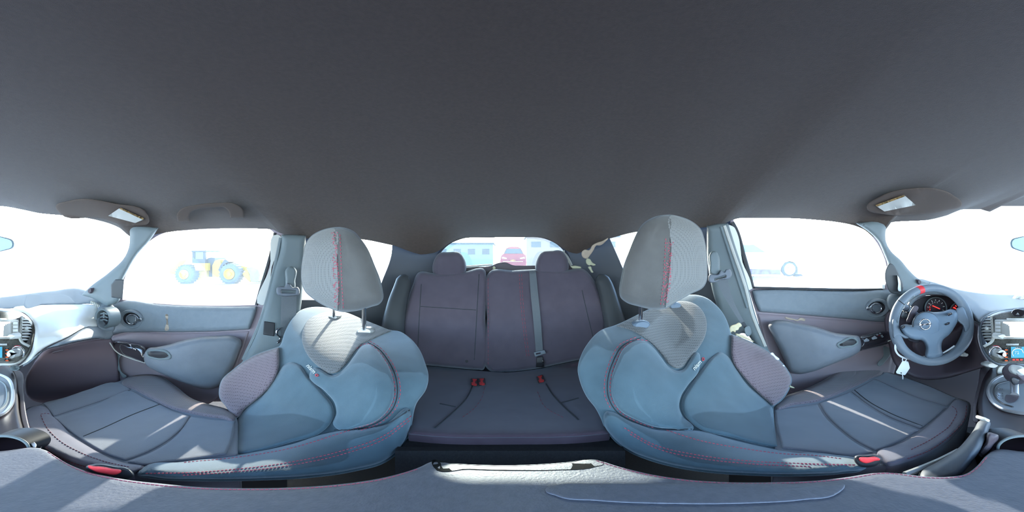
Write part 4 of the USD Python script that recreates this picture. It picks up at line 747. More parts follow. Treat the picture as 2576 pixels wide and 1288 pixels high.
# centre stacks: the photograph shows the same stack cut in two halves
def stack(label, sgn, X):
    """X maps offsets from the outer bezel edge to the picture; sgn = +1 for the left end, -1 for the right."""
    t = thing('centre_stack', label, 'centre stack')
    DSK = dep([(X(0), 785, 1.80), (X(80), 830, 1.88), (X(0), 915, 1.68), (X(60), 900, 1.72), (X(-250), 785, 1.80), (X(-250), 915, 1.68)])
    o = lambda pts: [(X(a), b_) for a, b_ in pts]
    obj('bezel', pad(o([(-250, 775), (-250, 775), (0, 775), (35, 780), (62, 790), (80, 808), (87, 830), (85, 852), (78, 882), (64, 903), (44, 917), (0, 921), (-250, 921), (-250, 921)]), DSK, .02, 7, .06, step=12), 'silver_trim' if sgn > 0 else 'vinyl', t, label='pale rim around the black panel')
    body, s = pad(o([(-250, 780), (-250, 780), (0, 780), (33, 784), (58, 794), (76, 811), (82, 831), (80, 852), (73, 880), (58, 900), (42, 911), (0, 914), (-250, 914), (-250, 914)]), lift(DSK, -.022), .008, 6, .03, step=12)
    obj('front_panel', body, 'stack_black', t)
    sc = obj('screen_frame', slab(o([(-250, 804), (-250, 804), (48, 804), (48, 804), (48, 853), (48, 853), (-250, 853), (-250, 853)]), lift(s, -.004), .012, roll=2), 'silver_trim', t)
    obj('screen', slab(o([(-250, 809), (-250, 809), (26, 809), (26, 809), (26, 848), (26, 848), (-250, 848), (-250, 848)]), lift(s, -.008), .006, roll=1, bev=.001), 'screen', sc, label='washed out bright display')
    for k in range(4): obj('side_button', slab(o([(32, 810 + 9*k), (32, 810 + 9*k), (45, 810 + 9*k), (45, 810 + 9*k), (45, 817 + 9*k), (45, 817 + 9*k), (32, 817 + 9*k), (32, 817 + 9*k)]), lift(s, -.011), .01, roll=1.5), 'pale_button', sc)
    obj('volume_knob', lathe(X(39), 845, lift(s, -.012), [(0, -.022), (6, -.02), (7.5, -.01), (7.5, .01), (0, .01)], n=24), 'pale_button', sc)
    obj('disc_slot', slab(o([(-60, 800), (-60, 800), (17, 800), (17, 800), (17, 806), (17, 806), (-60, 806), (-60, 806)]), lift(s, -.006), .008, roll=1), 'pale_button', t)
    vt = obj('vent_frame', slab(o([(52, 797), (62, 796), (76, 810), (82, 830), (80, 850), (74, 872), (52, 856)]), lift(s, -.003), .01, roll=2), 'gloss_black', t)
    for k in range(8):
        y0 = 803 + 7.2 * k; w = 66 + 15 * math.sin(math.pi * (k + 1.2) / 9.5)
        obj('slat', pad(o([(54, y0 - 2), (54, y0 - 2), (w - 5, y0 - 1), (w, y0 + 2), (w - 5, y0 + 3), (54, y0 + 3.2), (54, y0 + 3.2)]), lift(s, -.014 + .0), .004, 1.5, .01, 4), 'slat', vt)
    obj('vent_tab', lathe(X(68), 826, lift(s, -.02), [(0, -.01), (3.5, -.008), (4.5, 0), (0, .01)], n=14), 'pale_button', vt)
    obj('vent_rim', line(o([(55, 797), (52, 830), (53, 858), (74, 872)]), s, .0045, up=.008), 'silver_trim', t)
    obj('clock_strip', slab(o([(-14, 864), (-14, 864), (18, 864), (18, 864), (18, 869), (18, 869), (-14, 869), (-14, 869)]), lift(s, -.005), .008, roll=1), 'pale_button', t)
    obj('temperature_knob', lathe(X(44), 888, lift(s, -.004), [(0, -.03), (5, -.03), (6.5, -.024), (10.5, -.022), (12, -.01), (12.5, .0), (0, .01)], n=32), 'silver', t)
    obj('knob_ring', ring(X(44), 888, lift(s, -.004), 16, 1.8), 'chrome', t)
    obj('heat_mark', line([(X(44) - 6, 872.5), (X(44), 871), (X(44) + 7, 873)], s, .0035, up=.006), 'red_plastic', t)
    for k in range(4):
        kb = obj('climate_button', slab(o([(11, 876 + 9*k), (11, 876 + 9*k), (24, 876 + 9*k), (24, 876 + 9*k), (24, 882 + 9*k), (24, 882 + 9*k), (11, 882 + 9*k), (11, 882 + 9*k)]), lift(s, -.006), .008, roll=1.2), 'gloss_black', t)
        obj('button_light', slab(o([(13, 879 + 9*k), (22, 879 + 9*k), (21, 881.5 + 9*k), (14, 881.5 + 9*k)]), lift(s, -.010), .004, roll=1, bev=.001), 'orange_light', kb, label='orange lit symbol')
        obj('button_mark', slab(o([(16.5, 874.5 + 9*k), (19.5, 874.5 + 9*k), (20, 878 + 9*k), (16, 878 + 9*k)]), lift(s, -.010), .004, roll=1, bev=.001), 'pale_button', kb)
    cd = obj('climate_display', slab(o([(-60, 872), (-60, 872), (6, 872), (6, 872), (6, 900), (6, 900), (-60, 900), (-60, 900)]), lift(s, -.004), .008, roll=1), 'blue_screen', t)
    if sgn < 0:
        obj('display_bar', slab(rect(2554, 873, 2570, 877), lift(s, -.008), .004, roll=.8, bev=.001), 'white_mark', cd)
        obj('display_arc', line([(2549, 896), (2546, 887), (2552, 879), (2561, 877), (2570, 880), (2574, 888)], s, .0016, up=.007), 'white_mark', cd)
        obj('display_digits', text('71', 2558, 887, 7, 0, s, .007), 'white_mark', cd)
        for x in (2547, 2556, 2566): obj('red_mark', slab(rect(x, 903, x + 7, 907), lift(s, -.006), .005, roll=.8, bev=.001), 'needle', t)
        hz_ = obj('hazard_button', slab([(2545, 784), (2578, 784), (2580, 788), (2576, 793), (2548, 793), (2544, 788)], lift(s, -.005), .01, roll=1.5), 'gloss_black', t)
        obj('hazard_mark', slab([(2555, 791.5), (2555, 791.5), (2565, 791.5), (2565, 791.5), (2560, 786), (2560, 786)], lift(s, -.010), .004, roll=.8, bev=.001), 'white_mark', hz_)
    return t, s
stack('left end piece of the centre stack beside the sunlit dash face', 1, lambda a: a)
stack('right end piece of the centre stack beside the steering wheel', -1, lambda a: 2549 - a)

# ------------------------------------------------------------------ steering wheel, stalks, cable tie and tag
sw = thing('steering_wheel', 'grey leather steering wheel with round hub and silver badge', 'steering wheel')
WD = 1.92
wx, wy = 2342.5, 817
th = np.linspace(0, 2 * np.pi, 97)[:-1]
rimp = np.stack([wx + 94 * np.cos(th), wy - 92.5 * np.sin(th)], 1)
wob = 10.4 + 1.3 * np.exp(-((np.degrees(th) - 205) / 14) ** 2) + 1.3 * np.exp(-((np.degrees(th) - 335) / 14) ** 2)
WDf = lambda x, y: WD - .0006 * (np.asarray(y, float) - 817)           # the wheel leans back at the top
s_w = lambda x, y: WDf(x, y)
rim = obj('rim', tube(P(rimp[:, 0], rimp[:, 1], WDf(rimp[:, 0], rimp[:, 1])), wob * WD / F, 20, True), 'wheel_leather', sw)
k = [i for i in range(96) if 104 < math.degrees(th[i]) < 113]
obj('red_marker', tube(P(rimp[k, 0], rimp[k, 1], WDf(rimp[k, 0], rimp[k, 1])), 10.8 * WD / F, 20), 'red_plastic', rim, label='red leather band near the top of the rim')
obj('stitching', [tube(P([wx + 86*math.cos(a), wx + 83.5*math.cos(a + .03)], [wy - 84.5*math.sin(a), wy - 82*math.sin(a + .03)], WD - .013), .0013, 5) for a in np.arange(math.radians(118), math.radians(196), .036)], 'pillar', rim)
for a in (math.radians(143), math.radians(-32)): obj('rim_seam', line([(wx + r*math.cos(a), wy - r*math.sin(a)) for r in (84, 95, 104)], WD - .0165, .0015), 'black_plastic', rim)
hubm, s_hub = pad([(2296, 816), (2300, 800), (2312, 788), (2329, 784), (2352, 785), (2372, 783), (2394, 778), (2406, 782), (2412, 797), (2402, 822), (2388, 842), (2372, 856), (2369, 880), (2372, 890), (2356, 902), (2340, 904), (2330, 900), (2328, 870), (2320, 858), (2302, 856), (2284, 850), (2268, 834), (2264, 822), (2276, 816)], WDf, .035, 12, .05, 7)
hub = obj('hub_cover', hubm, 'hub', sw)
obj('airbag_pad', lathe(2329.5, 818.5, lift(s_hub, .006), [(0, -.022), (18, -.02), (27, -.014), (32, -.005), (33.5, .004), (0, .03)], n=44, ex=1.0, ey=1.02), 'hub', hub)
obj('pad_groove', ring(2329.5, 818.5, float(s_hub(np.array([2329.5]), np.array([818.5]))[0]) + .002, 33.2, .9, ey=1.02), 'black_plastic', hub)
DBG = WD - .066
bd = obj('badge', ring(2327, 816, DBG, 13, 1.7), 'chrome', hub, label='chrome ring badge with a lettered bar')
obj('badge_bar', slab([(2312, 815.5), (2312, 815.5), (2343, 811), (2343, 811), (2344, 816.5), (2344, 816.5), (2313, 821), (2313, 821)], DBG - .003, .006, roll=1), 'chrome', bd)
obj('badge_letters', text('NISSAN', 2328, 816, 3.6, .145, DBG - .004, .001), 'black_plastic', bd)
obj('spoke', pad([(2250, 800), (2262, 822), (2270, 836), (2288, 850), (2276, 852), (2262, 846), (2250, 852), (2244, 830)], WDf, .02, 6, .03, 5), 'wheel_leather', sw)
obj('spoke', pad([(2404, 780), (2420, 770), (2434, 790), (2438, 830), (2430, 836), (2420, 818), (2408, 808), (2404, 796)], WDf, .02, 6, .03, 5), 'wheel_leather', sw)
for pts in ([(2266, 822), (2272, 818), (2278, 820), (2276, 826), (2268, 828)],): obj('rocker_button', pad(pts, WD - .034, .006, 2, .012, 3), 'black_plastic', hub)
for (x, y) in ((2279, 834), (2285, 838), (2292, 847)): obj('wheel_button', slab(rect(x, y, x + 8, y + 5, 1), WD - .036, .01, roll=1.2), 'gloss_black', hub)
obj('wheel_button', slab([(2382, 789), (2394, 785), (2397, 790), (2386, 796)], WD - .036, .01, roll=1.5), 'gloss_black', hub)
obj('wheel_button', slab([(2377, 815), (2391, 809), (2388, 816), (2378, 819)], WD - .036, .01, roll=1.2), 'gloss_black', hub)
obj('thumb_insert', slab([(2283, 848), (2290, 853), (2300, 856), (2314, 858), (2312, 861), (2296, 860), (2284, 854)], WD - .022, .012, roll=1.5), 'gloss_black', hub)
obj('lower_spoke_cap', slab([(2332, 862), (2364, 862), (2366, 884), (2370, 892), (2352, 899), (2336, 898), (2331, 880)], WD - .036, .012, roll=4, bev=.008), 'pillar', hub)
for nm, pts in (('paddle', [(2281, 811), (2284, 796), (2292, 779), (2302, 769), (2310, 772), (2305, 786), (2297, 798), (2289, 812)]),):
    obj('shift_paddle', pad(pts, WD + .03, .008, 3, .015, 4), 'dark_plastic', sw)
st = thing('column_stalk', 'ridged column stalk left of the steering hub', 'stalk')
obj('stalk_arm', tube(P([2310, 2290, 2276, 2270], [795, 781, 773, 771], [2.1, 2.03, 2.0, 2.0]), [.010, .011, .014, .013], 14), 'door_plastic', st)
obj('stalk_end', [tube(P([2288, 2284], [779, 777], 2.02), .0155, 14), tube(P([2280, 2277], [775, 773.5], 2.005), .0165, 14)], 'black_plastic', st)
st2 = thing('column_stalk', 'plain column stalk right of the steering wheel with pale tip', 'stalk')
obj('stalk_arm', tube(P([2430, 2450, 2466], [812, 815, 816], [2.05, 2.0, 1.99]), [.010, .012, .014], 14), 'vinyl', st2)
obj('stalk_end', tube(P([2464, 2472, 2477], [816, 815, 812], 1.985), [.017, .020, .012], 14), 'pale_button', st2)
obj('column_shroud', pad([(2296, 862), (2330, 840), (2400, 828), (2425, 816), (2424, 850), (2404, 880), (2370, 905), (2320, 905)], 2.04, .04, 16, .1, 9), 'dark_plastic', label='dark shroud around the steering column under the wheel', cat='column shroud')
obj('tilt_lever', lathe(2421, 891, 1.95, [(0, -.02), (4, -.018), (6, -.004), (5.5, .02), (0, .04)], ex=1.2, ey=.9, rot=-.5, n=18), 'pale_button', label='small lever knob, coloured pale as sunlit, under the right of the steering wheel', cat='lever')  # sunlight on the knob is put into its pale colour
pb = thing('start_button', 'round red lit starter button beside the steering wheel', 'button')
obj('button_ring', lathe(2450, 838, 1.99, [(0, .01), (7, .008), (9, -.004), (11, -.002), (11.5, .03), (0, .03)], ey=1.1, n=26), 'dark_plastic', pb)
obj('button_face', lathe(2450, 838, 1.985, [(0, -.006), (5.5, -.004), (6.5, .004), (0, .012)], ey=1.1, n=22), 'red_plastic', pb)
ct = thing('cable_tie', 'white cable looped round the lower rim of the steering wheel', 'cable')
obj('loop', line([(2264, 846), (2254, 864), (2252, 876), (2258, 890), (2274, 900), (2297, 902.5), (2329, 897)], WD - .03, .0036), 'cable', ct)
obj('loose_end', line([(2371, 889), (2386, 880), (2401, 870)], WD - .028, .003), 'cable', ct)
tg = thing('paper_tag', 'white paper tag hanging from the cable on the steering wheel', 'tag')
obj('tag_sheet', slab([(2270, 908), (2270, 908), (2285, 909), (2285, 909), (2289, 926), (2289, 926), (2277, 944), (2277, 944), (2252, 939), (2252, 939)], 1.89, .003, roll=1, bev=.0008, step=8), 'paper', tg)
obj('tag_hole', lathe(2266.5, 938, 1.8895, [(0, -.002), (1.4, -.002), (1.4, .001), (0, .001)], n=10), 'black_plastic', tg)
obj('tag_string', [line([(2273, 899), (2270, 904), (2271, 909)], 1.889, .0016), line([(2279, 900), (2280, 905), (2276, 910)], 1.889, .0016), line([(2270, 941), (2271, 947), (2271, 954)], 1.889, .0018)], 'cable', tg)

# ------------------------------------------------------------------ console halves, gear lever, handbrake, armrest
cl_ = thing('centre_console', 'left end of the glossy console with cup holder below the stack', 'console')
DCL = dep([(0, 935, 1.82), (0, 1040, 1.46), (0, 1140, 1.22), (70, 1100, 1.30), (-250, 935, 1.82), (-250, 1140, 1.22), (45, 935, 1.84)])
obj('console_body', pad([(-250, 925), (-250, 925), (30, 925), (42, 950), (46, 1000), (48, 1032), (56, 1070), (68, 1103), (100, 1134), (120, 1160), (120, 1160), (-250, 1160), (-250, 1160)], DCL, .03, 12, step=14, bvec=(0, .02, -.18)), 'gloss_trim', cl_)
obj('console_side', pad([(40, 930), (52, 934), (60, 985), (66, 1040), (80, 1090), (104, 1128), (98, 1132), (70, 1102), (54, 1060), (48, 1000)], lift(DCL, .02), .01, 4, .1, 8), 'dark_plastic', cl_)
gr = obj('gear_plate', pad([(-140, 1046), (-140, 950), (-40, 938), (0, 944), (22, 958), (31, 985), (28, 1015), (14, 1034), (-10, 1048)], lift(DCL, -.035), .012, 5, .04, 9), 'gear_plate', cl_)
obj('gear_plate_rim', line([(-60, 936), (0, 944), (23, 957), (32, 985), (29, 1016), (14, 1036), (-12, 1050), (-80, 1060)], lift(DCL, -.042), .005), 'steel', gr)
obj('plate_lip', line([(-60, 948), (-8, 955), (14, 970), (19, 990), (14, 1016), (-4, 1032), (-50, 1044)], lift(DCL, -.046), .0035), 'pillar', gr)
sk = obj('power_socket', lathe(38, 926, 1.80, [(0, .012), (7, .012), (8, 0), (12, -.003), (13, .004), (0, .03)], ey=.55, n=28), 'pillar', cl_)
def cup(parent, x, y, rx, ry, D):
    c = obj('cup_holder_rim', ring(x, y, D - .02, 1, 3.2 , ex=rx, ey=ry, n=60), 'pillar', parent)
    c2 = obj('cup_holder', lathe(x, y, D - .012, [(0, .05), (.86, .05), (.97, 0), (.99, .06), (0, .06)], ex=rx, ey=ry, n=48), 'black_plastic', parent)
cup(cl_, 6, 1128, 66, 31, 1.235)
obj('seat_rail', slab([(67, 1098), (73, 1096), (82, 1108), (92, 1122), (88, 1126), (76, 1114)], lift(DCL, -.03), .01, roll=1.5), 'steel', cl_)
cr_ = thing('centre_console', 'right end of the glossy console around the gear lever', 'console')
DCR = dep([(2560, 935, 1.82), (2560, 1040, 1.46), (2560, 1140, 1.22), (2490, 1100, 1.32), (2850, 935, 1.82), (2850, 1140, 1.22), (2490, 935, 1.84)])
obj('console_body', pad([(2850, 918), (2850, 918), (2500, 918), (2478, 945), (2464, 985), (2462, 1040), (2474, 1075), (2488, 1110), (2478, 1160), (2478, 1160), (2850, 1160), (2850, 1160)], DCR, .03, 12, step=14, bvec=(0, .02, -.18)), 'gloss_trim', cr_)
obj('console_side', pad([(2478, 920), (2490, 925), (2468, 985), (2458, 1045), (2462, 1062), (2450, 1062), (2448, 1040), (2460, 970)], lift(DCR, .02), .01, 4, .1, 8), 'dark_plastic', cr_)
GP = [(2548, 1036), (2516, 1026), (2494, 1008), (2486, 985), (2492, 965), (2512, 950), (2545, 942), (2600, 940), (2660, 955), (2680, 985), (2660, 1020), (2600, 1040)]
gm, s_gp = pad(GP, lift(DCR, -.035), .012, 5, .04, 9)
gp = obj('gear_plate', gm, 'gear_plate', cr_)
obj('gear_plate_rim', line(GP, lift(DCR, -.042), .005, closed=True), 'steel', gp)
obj('plate_lip', line([(2548, 1024), (2520, 1014), (2505, 1000), (2500, 985), (2506, 970), (2525, 962), (2580, 960)], lift(DCR, -.048), .0028), 'black_plastic', gp)
obj('gear_slot', slab([(2528, 1000), (2530, 994), (2543, 993), (2546, 980), (2558, 976), (2560, 1004), (2556, 1008), (2532, 1010)], lift(s_gp, -.003), .006, roll=1.5, bev=.001, step=6), 'dark_plastic', gp)
for (x, y) in ((2514, 979), (2512, 990), (2511, 996), (2510, 1002)): obj('gear_light', lathe(x, y, lift(s_gp, -.001), [(0, -.003), (3, -.003), (4, 0), (0, .005)], ey=.7, n=14), 'chrome', gp)
for ch, x, y in (('P', 2522, 979), ('R', 2522, 990), ('N', 2522, 996), ('D', 2522, 1002)): obj('gear_mark', text(ch, x, y, 3, 0, s_gp, .002), 'black_plastic', gp)
cup(cr_, 2574, 1128, 64, 31, 1.235)
obj('plug', lathe(2493, 918, 1.78, [(0, -.01), (12, -.008), (14, 0), (13, .02), (0, .03)], ey=.5, n=24), 'pale_button', cr_, label='pale covered socket under the stack')
obj('tray', pad([(2506, 936), (2510, 922), (2530, 916), (2560, 915), (2640, 915), (2640, 940), (2560, 940), (2510, 946)], 1.80, .02, 6, .05, 8), 'silver_trim', cr_, label='tray behind the gear lever, coloured pale as sunlit')  # lit part of the console, sunlight painted in as pale silver
gl = thing('gear_lever', 'gear lever with rounded knob painted pale on its sunlit top at the right edge', 'gear lever')
obj('lever_shaft', tube(P([2553, 2551], [995, 955], [1.55, 1.62]), .010, 14), 'steel', gl)
kn = obj('knob', lathe(2556, 940, 1.60, [(0, -.034), (12, -.03), (19, -.014), (20, .0), (18, .02), (10, .034), (0, .036)], ex=.95, ey=1.25, n=30), 'dark_plastic', gl)
obj('knob_cap', lathe(2559, 931, 1.578, [(0, -.024), (10, -.02), (15, -.006), (14, .01), (0, .02)], ex=1.05, ey=.85, rot=.3, n=26), 'pale_button', kn, label='knob top coloured pale as sunlit')  # sunlit side of the dark knob painted as a pale piece
obj('knob_collar', pad([(2543, 950), (2560, 952), (2565, 955), (2563, 964), (2556, 969), (2548, 967), (2543, 960)], 1.575, .012, 4, .03, 4), 'black_plastic', kn)
hb = thing('handbrake', 'grey handbrake lever between the driver seat and console', 'handbrake')
HBD = dep([(2475, 1060, 1.32), (2420, 1130, 1.23), (2330, 1195, 1.16), (2490, 1062, 1.31)])
hbm, s_hb = pad([(2462, 1060), (2470, 1056), (2484, 1057), (2491, 1062), (2488, 1080), (2478, 1108), (2465, 1134), (2440, 1168), (2416, 1196), (2380, 1212), (2310, 1204), (2312, 1192), (2362, 1160), (2412, 1126), (2432, 1104), (2450, 1080)], HBD, .045, 18, .05, 9)
obj('grip', hbm, 'brake_grip', hb)
obj('button', lathe(2477, 1055, 1.30, [(0, -.012), (4, -.01), (5.5, 0), (5, .02), (0, .03)], ey=.9, n=18), 'pale_button', hb)
obj('boot', pad([(2486, 1088), (2500, 1090), (2512, 1096), (2512, 1104), (2500, 1118), (2488, 1136), (2470, 1150), (2462, 1145), (2478, 1112)], 1.235, .03, 10, .05, 7), 'dark_plastic', hb)
obj('seat_strip', line([(2276, 1194), (2318, 1178), (2365, 1158), (2412, 1134)], lift(hz(.50), -.03), .006), 'silver_trim', label='long pale trim strip between driver cushion and handbrake', cat='trim strip')
def front_buckle(label, out, red, D):
    t = thing('belt_buckle', label, 'belt buckle')
    obj('housing', pad(out, D, .02, 6, .05, 5), 'black_plastic', t)
    obj('release_button', pad(red, D - .02, .008, 3, .012, 4), 'red_plastic', t, label='red release button')
front_buckle('red topped belt buckle by the passenger cushion at lower left', [(216, 1174), (232, 1168), (290, 1172), (330, 1182), (338, 1196), (320, 1208), (270, 1206), (226, 1192)], [(221, 1173), (240, 1172), (282, 1178), (306, 1186), (296, 1193), (262, 1192), (232, 1183)], 1.10)
front_buckle('red topped belt buckle tucked beside the driver side bolster', [(2148, 1152), (2180, 1144), (2210, 1147), (2219, 1157), (2210, 1168), (2180, 1176), (2160, 1172)], [(2160, 1155), (2185, 1150), (2206, 1150), (2214, 1155), (2200, 1160), (2174, 1165)], 1.13)

ar = thing('padded_console', 'broad blue grey vinyl armrest across the bottom edge', 'armrest')
AB = [(-250, 1136), (-250, 1136), (0, 1135), (116, 1133), (138, 1147), (170, 1166), (217, 1185), (276, 1199), (335, 1209), (400, 1216), (498, 1225), (617, 1228), (735, 1226), (853, 1218), (971, 1200), (1058, 1174), (1084, 1162), (1140, 1166), (1202, 1169), (1297, 1170), (1423, 1163), (1493, 1156), (1558, 1174), (1637, 1193), (1716, 1205), (1834, 1213), (1953, 1213), (2040, 1210), (2133, 1200), (2182, 1192), (2219, 1188), (2259, 1191), (2332, 1199), (2392, 1199), (2432, 1191), (2458, 1172), (2478, 1149), (2492, 1137), (2576, 1136), (2850, 1136), (2850, 1136), (2850, 1335), (2850, 1335), (-250, 1335), (-250, 1335)]
am, s_ar = pad(AB, hz(.452), .02, 16, bvec=(0, 0, -.14), step=18)
top = obj('pad_top', am, 'armrest_vinyl', ar)
obj('stitching', [q for a in ([(120, 1137), (142, 1152), (174, 1171), (220, 1190), (280, 1204), (400, 1221), (498, 1229), (617, 1232), (735, 1230), (853, 1222), (971, 1204), (1058, 1178)], [(1500, 1159), (1558, 1177), (1637, 1196), (1716, 1208), (1834, 1216), (1953, 1216), (2040, 1213), (2140, 1203), (2219, 1191), (2332, 1202), (2392, 1202), (2434, 1194), (2462, 1174), (2484, 1149)]) for q in dashes(a, s_ar, .0014, 9, 2.5, .001)], 'stitch', top, label='red stitching along the back edge')
obj('lid_edge', slab([(1086, 1163), (1140, 1167), (1202, 1170), (1297, 1171), (1423, 1164), (1492, 1157), (1520, 1166), (1500, 1174), (1400, 1183), (1297, 1184), (1180, 1181), (1090, 1174)], lift(s_ar, -.001), .006, roll=3, bev=.0008, step=14), 'lid_shade', top)  # shaded band on the armrest, painted as a near-black flush strip
obj('lid_panel', pad([(1372, 1232), (1400, 1220), (1500, 1216), (1700, 1216), (1900, 1216), (2060, 1219), (2125, 1226), (2110, 1240), (2020, 1258), (1900, 1266), (1700, 1268), (1500, 1260), (1400, 1248)], lift(s_ar, -.002), .005, 10, .005, 14), 'armrest_vinyl', top)

# ------------------------------------------------------------------ overhead: visors, grab handle, mirrors
def visor(label, out, lab, band):
    t = thing('sun_visor', label, 'sun visor')
    obj('visor_panel', pad(out, lift(dceil, -.042), .012, 8, .015, 10), 'visor', t)
    obj('warning_label', slab(lab, lift(dceil, -.062), .002, roll=1, bev=.0005, step=8), 'visor_label', t, label='pale warning label')
    obj('label_band', slab(band, lift(dceil, -.0645), .002, roll=1, bev=.0005, step=8), 'visor_band', t)
visor('folded sun visor with pale label above the passenger pillar', [(140, 520), (170, 506), (290, 512), (372, 540), (376, 556), (330, 568), (250, 548), (150, 536)], [(300, 524), (300, 524), (362, 552), (362, 552), (340, 561), (340, 561), (272, 543), (272, 543)], [(304, 523), (304, 523), (362, 549), (362, 549), (360, 553), (360, 553), (300, 525), (300, 525)])
visor('folded sun visor with pale label above the steering wheel', [(2180, 520), (2210, 496), (2290, 474), (2400, 492), (2420, 512), (2380, 530), (2300, 540), (2230, 540)], [(2203, 518), (2203, 518), (2275, 491), (2275, 491), (2304, 516), (2304, 516), (2225, 532), (2225, 532)], [(2202, 516), (2202, 516), (2274, 490), (2274, 490), (2277, 494), (2277, 494), (2206, 520), (2206, 520)])
gh = thing('grab_handle', 'grey grab handle on the headliner above the passenger window', 'grab handle')
obj('handle_bar', pad([(447, 558), (447, 558), (444, 542), (454, 527), (472, 519), (489, 516), (554, 510), (593, 513), (612, 528), (614, 548), (614, 548), (579, 548), (579, 548), (575, 532), (566, 523), (540, 522), (496, 527), (480, 534), (476, 544), (477, 557), (477, 557)], lift(dceil, -.055), .012, 4, .02, 5), 'visor', gh)
for o in ([(448, 556), (474, 556), (472, 544), (450, 544)], [(582, 546), (611, 546), (608, 532), (584, 534)]): obj('mount', pad(o, lift(dceil, -.04), .008, 3, .06, 5), 'visor', gh)
def mirror(label, out):
    t = thing('rear_view_mirror', label, 'mirror', group='rear view mirror ends')
    obj('housing', pad(out, 1.95, .01, 4, .04, 6), 'mirror', t)  # housing takes the same painted reflection colour as the glass
    q = np.array(out); c = q.mean(0)
    obj('mirror_glass', slab(list(map(tuple, c + (q - c) * .9)), 1.935, .004, roll=2, bev=.001, step=10), 'mirror', t)
mirror('pale rear view mirror end at the left frame edge', [(-90, 602), (-90, 602), (20, 599), (32, 604), (37, 612), (34, 623), (22, 628), (-90, 630), (-90, 630)])
mirror('pale rear view mirror end at the right frame edge', [(2660, 600), (2660, 600), (2556, 598), (2545, 602), (2540, 611), (2543, 622), (2554, 628), (2660, 630), (2660, 630)])

# ------------------------------------------------------------------ outside: wheel loader, cars, buildings
def cyl_y(px, py, D, r, depth, n=40):
    c = trimesh.creation.cylinder(r * D / F, depth, sections=n); c.apply_transform(trimesh.transformations.rotation_matrix(math.pi / 2, [1, 0, 0]))
    q = P(px, py, D); c.apply_translation([q[0], D + depth / 2, q[2]]); return c
def wheel(parent, px, py, D, r, depth, rim_r, rim_mat, lugs=22):
    w = lathe(px, py, D, [(0, .12), (rim_r, .12), (rim_r + 1, .02), (r * .8, -.02), (r * .96, .04), (r, .12), (r, depth - .1), (r * .9, depth), (0, depth)], n=44)
    parts = [w]
    for k in range(lugs):
        a = k / lugs * 2 * math.pi; c = P(px + r * math.cos(a), py - r * math.sin(a), D)
        bx = trimesh.creation.box((r*.10*D/F, depth * .8, r*.10*D/F)); bx.apply_transform(trimesh.transformations.rotation_matrix(-a, [0, 1, 0])); bx.apply_translation(c + np.array([0, depth/2, 0])); parts.append(bx)
    o_ = obj('wheel', parts if lugs else w, 'tyre', parent)
    obj('wheel_rim', lathe(px, py, D, [(0, .0), (rim_r * .35, .0), (rim_r * .4, .07), (rim_r * .8, .08), (rim_r * .9, .0), (rim_r, .0), (rim_r, .16), (0, .16)], n=36), rim_mat, o_)
LD = 20.3
wl = thing('wheel_loader', 'yellow wheel loader parked across the lot outside the passenger window', 'wheel loader')
wheel(wl, 461.8, 690.5, LD, 23.4, .45, 12.2, 'loader_yellow'); wheel(wl, 575.4, 689.5, LD, 25.6, .45, 13.8, 'loader_yellow')
wheel(wl, 466, 689, LD + 1.5, 22.5, .4, 11.5, 'loader_yellow', 0); wheel(wl, 578, 688.5, LD + 1.5, 24, .4, 13, 'loader_yellow', 0)
obj('rear_hood', prism([(442, 668), (452, 657), (470, 654), (483, 655), (488, 662), (490, 690), (440, 690), (427, 688), (427, 676), (436, 674)], LD + .4, 1.1), 'loader_yellow', wl)
obj('side_tank', prism([(487, 662), (516, 662), (516, 681), (492, 681)], LD + .15, .35), 'loader_yellow', wl)
obj('rear_frame', prism([(486, 680), (520, 680), (520, 697), (502, 698), (492, 706), (484, 704)], LD + .45, .9), 'loader_yellow', wl)
cabp = obj('cab', prism([(485, 652), (516, 652), (516, 662), (489, 662)], LD + .32, .95), 'loader_dark', wl)
for o in ([(484, 661), (490, 661), (490, 632), (484, 632)], [(511, 661), (516, 661), (516, 632), (511, 632)]): obj('cab_post', prism(o, LD + .35, .08), 'loader_dark', cabp)
obj('cab_roof', prism([(482, 634), (482, 631), (517, 630), (518, 634)], LD + .3, 1.0), 'loader_dark', cabp)
obj('cab_glass', prism([(490, 652), (511, 652), (511, 634), (488, 634)], LD + .38, .03), 'cab_glass', cabp)
obj('engine_cover', prism([(520, 665), (522, 650), (530, 648), (540, 649), (541, 660), (536, 668), (524, 668)], LD + .5, .8), 'loader_dark', wl)
obj('articulation_joint', prism([(518, 666), (534, 666), (534, 696), (518, 696)], LD + .6, .6), 'loader_dark', wl)
obj('front_frame', prism([(534, 697), (534, 668), (540, 656), (552, 652), (556, 663), (550, 680), (549, 697)], LD + .45, .9), 'loader_yellow', wl)
obj('front_fender', prism([(549, 680), (554, 668), (563, 655), (566, 652), (577, 659), (570, 661), (560, 668), (553, 682)], LD + .1, .5), 'loader_dark', wl)
obj('lift_arm', prism([(552, 660), (556, 653), (570, 658), (600, 668), (622, 672), (628, 680), (618, 682), (590, 676), (566, 668)], LD + .55, .25), 'loader_yellow', wl)
bk = obj('bucket', prism([(610, 688), (622, 678), (626, 690), (632, 705), (627, 709), (614, 696)], LD + .2, 1.5), 'loader_yellow', wl)
obj('bucket_shell', prism([(620, 674), (634, 672), (648, 678), (654, 692), (650, 708), (636, 711), (630, 706), (628, 690)], LD + .1, 1.7), 'brush', bk)
CD = 26.5
pc = thing('car', 'pale car parked outside the driver window with one wheel in view', 'car')
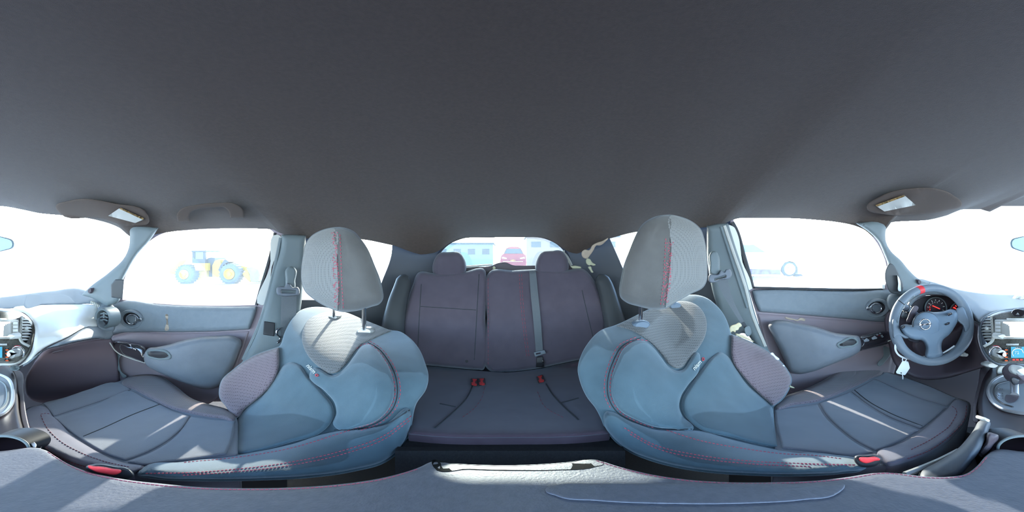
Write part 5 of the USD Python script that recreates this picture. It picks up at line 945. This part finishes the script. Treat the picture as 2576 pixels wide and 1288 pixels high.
bodyp = [(1750, 694), (1750, 640), (1790, 634), (1812, 614), (1900, 612), (1936, 634), (1990, 640), (2016, 648), (2026, 664), (2028, 684), (2018, 690), (2008, 690), (2006, 672), (1998, 660), (1986, 657), (1974, 661), (1966, 672), (1964, 678), (1964, 690)]
obj('car_body', prism(bodyp, CD, 1.7), 'car_cream', pc)
obj('sill', prism([(1760, 672), (1962, 679), (1964, 691), (1760, 688)], CD - .03, .2), 'car_sill', pc)
obj('side_window', prism([(1800, 634), (1816, 618), (1896, 616), (1924, 634)], CD - .01, .03), 'cab_glass', pc)
wheel(pc, 1987, 677, CD - .05, 18.5, .25, 14.5, 'alloy', 0)
obj('arch_liner', prism([(1966, 676), (1972, 662), (1986, 658), (2000, 662), (2010, 684), (2020, 694), (2004, 696), (1996, 690), (1980, 694)], CD + .3, .3), 'loader_dark', pc)
rc = thing('car', 'red car seen head on through the rear window', 'car')
RD = 25.0
obj('car_body', prism([(1261, 700), (1258, 660), (1261, 642), (1267, 638), (1274, 624), (1283, 621), (1302, 621), (1310, 624), (1317, 638), (1322, 642), (1324, 660), (1321, 700)], RD, 3.5), 'car_red', rc)
obj('windscreen', prism([(1268, 638), (1275, 626), (1309, 626), (1316, 638)], RD - .03, .05), 'dark_window', rc)
obj('grille_bar', prism([(1266, 657), (1316, 657), (1315, 659), (1267, 659)], RD - .05, .06), 'alloy', rc)
for o in ([(1264, 646), (1262, 650), (1274, 652), (1275, 649)], [(1319, 646), (1321, 650), (1309, 652), (1308, 649)]): obj('headlight', prism(o, RD - .05, .06), 'alloy', rc)
obj('emblem', prism([(1284, 654), (1287, 654), (1288, 653), (1293, 653), (1293, 654), (1297, 654), (1296, 656), (1292, 656), (1292, 657), (1287, 657), (1287, 656), (1283, 656)], RD - .09, .05), 'loader_yellow', rc, label='small cross shaped emblem')
for x in (1268, 1313): wheel(rc, x, 694, RD - .02, 7, .3, 4, 'alloy', 0)
for x0, x1, y0, D, m, lab in ((1060, 1240, 614, 60, 'shed', 'long grey shed far behind the rear window'), (1325, 1560, 596, 50, 'brick_wall', 'brownish building far behind the right of the rear window')):
    t = thing('building', lab, 'building')
    obj('wall', box(x0, y0, x1, 690, D, 8), m, t)
    obj('roof', box(x0 - 3, y0 - 3, x1 + 3, y0, D - .4, 9), 'loader_dark', t)
    for k in range(5):
        w = (x1 - x0) / 5
        obj('window', box(x0 + w * (k + .25), y0 + 12, x0 + w * (k + .75), y0 + 26, D - .05, .06), 'dark_window', t)
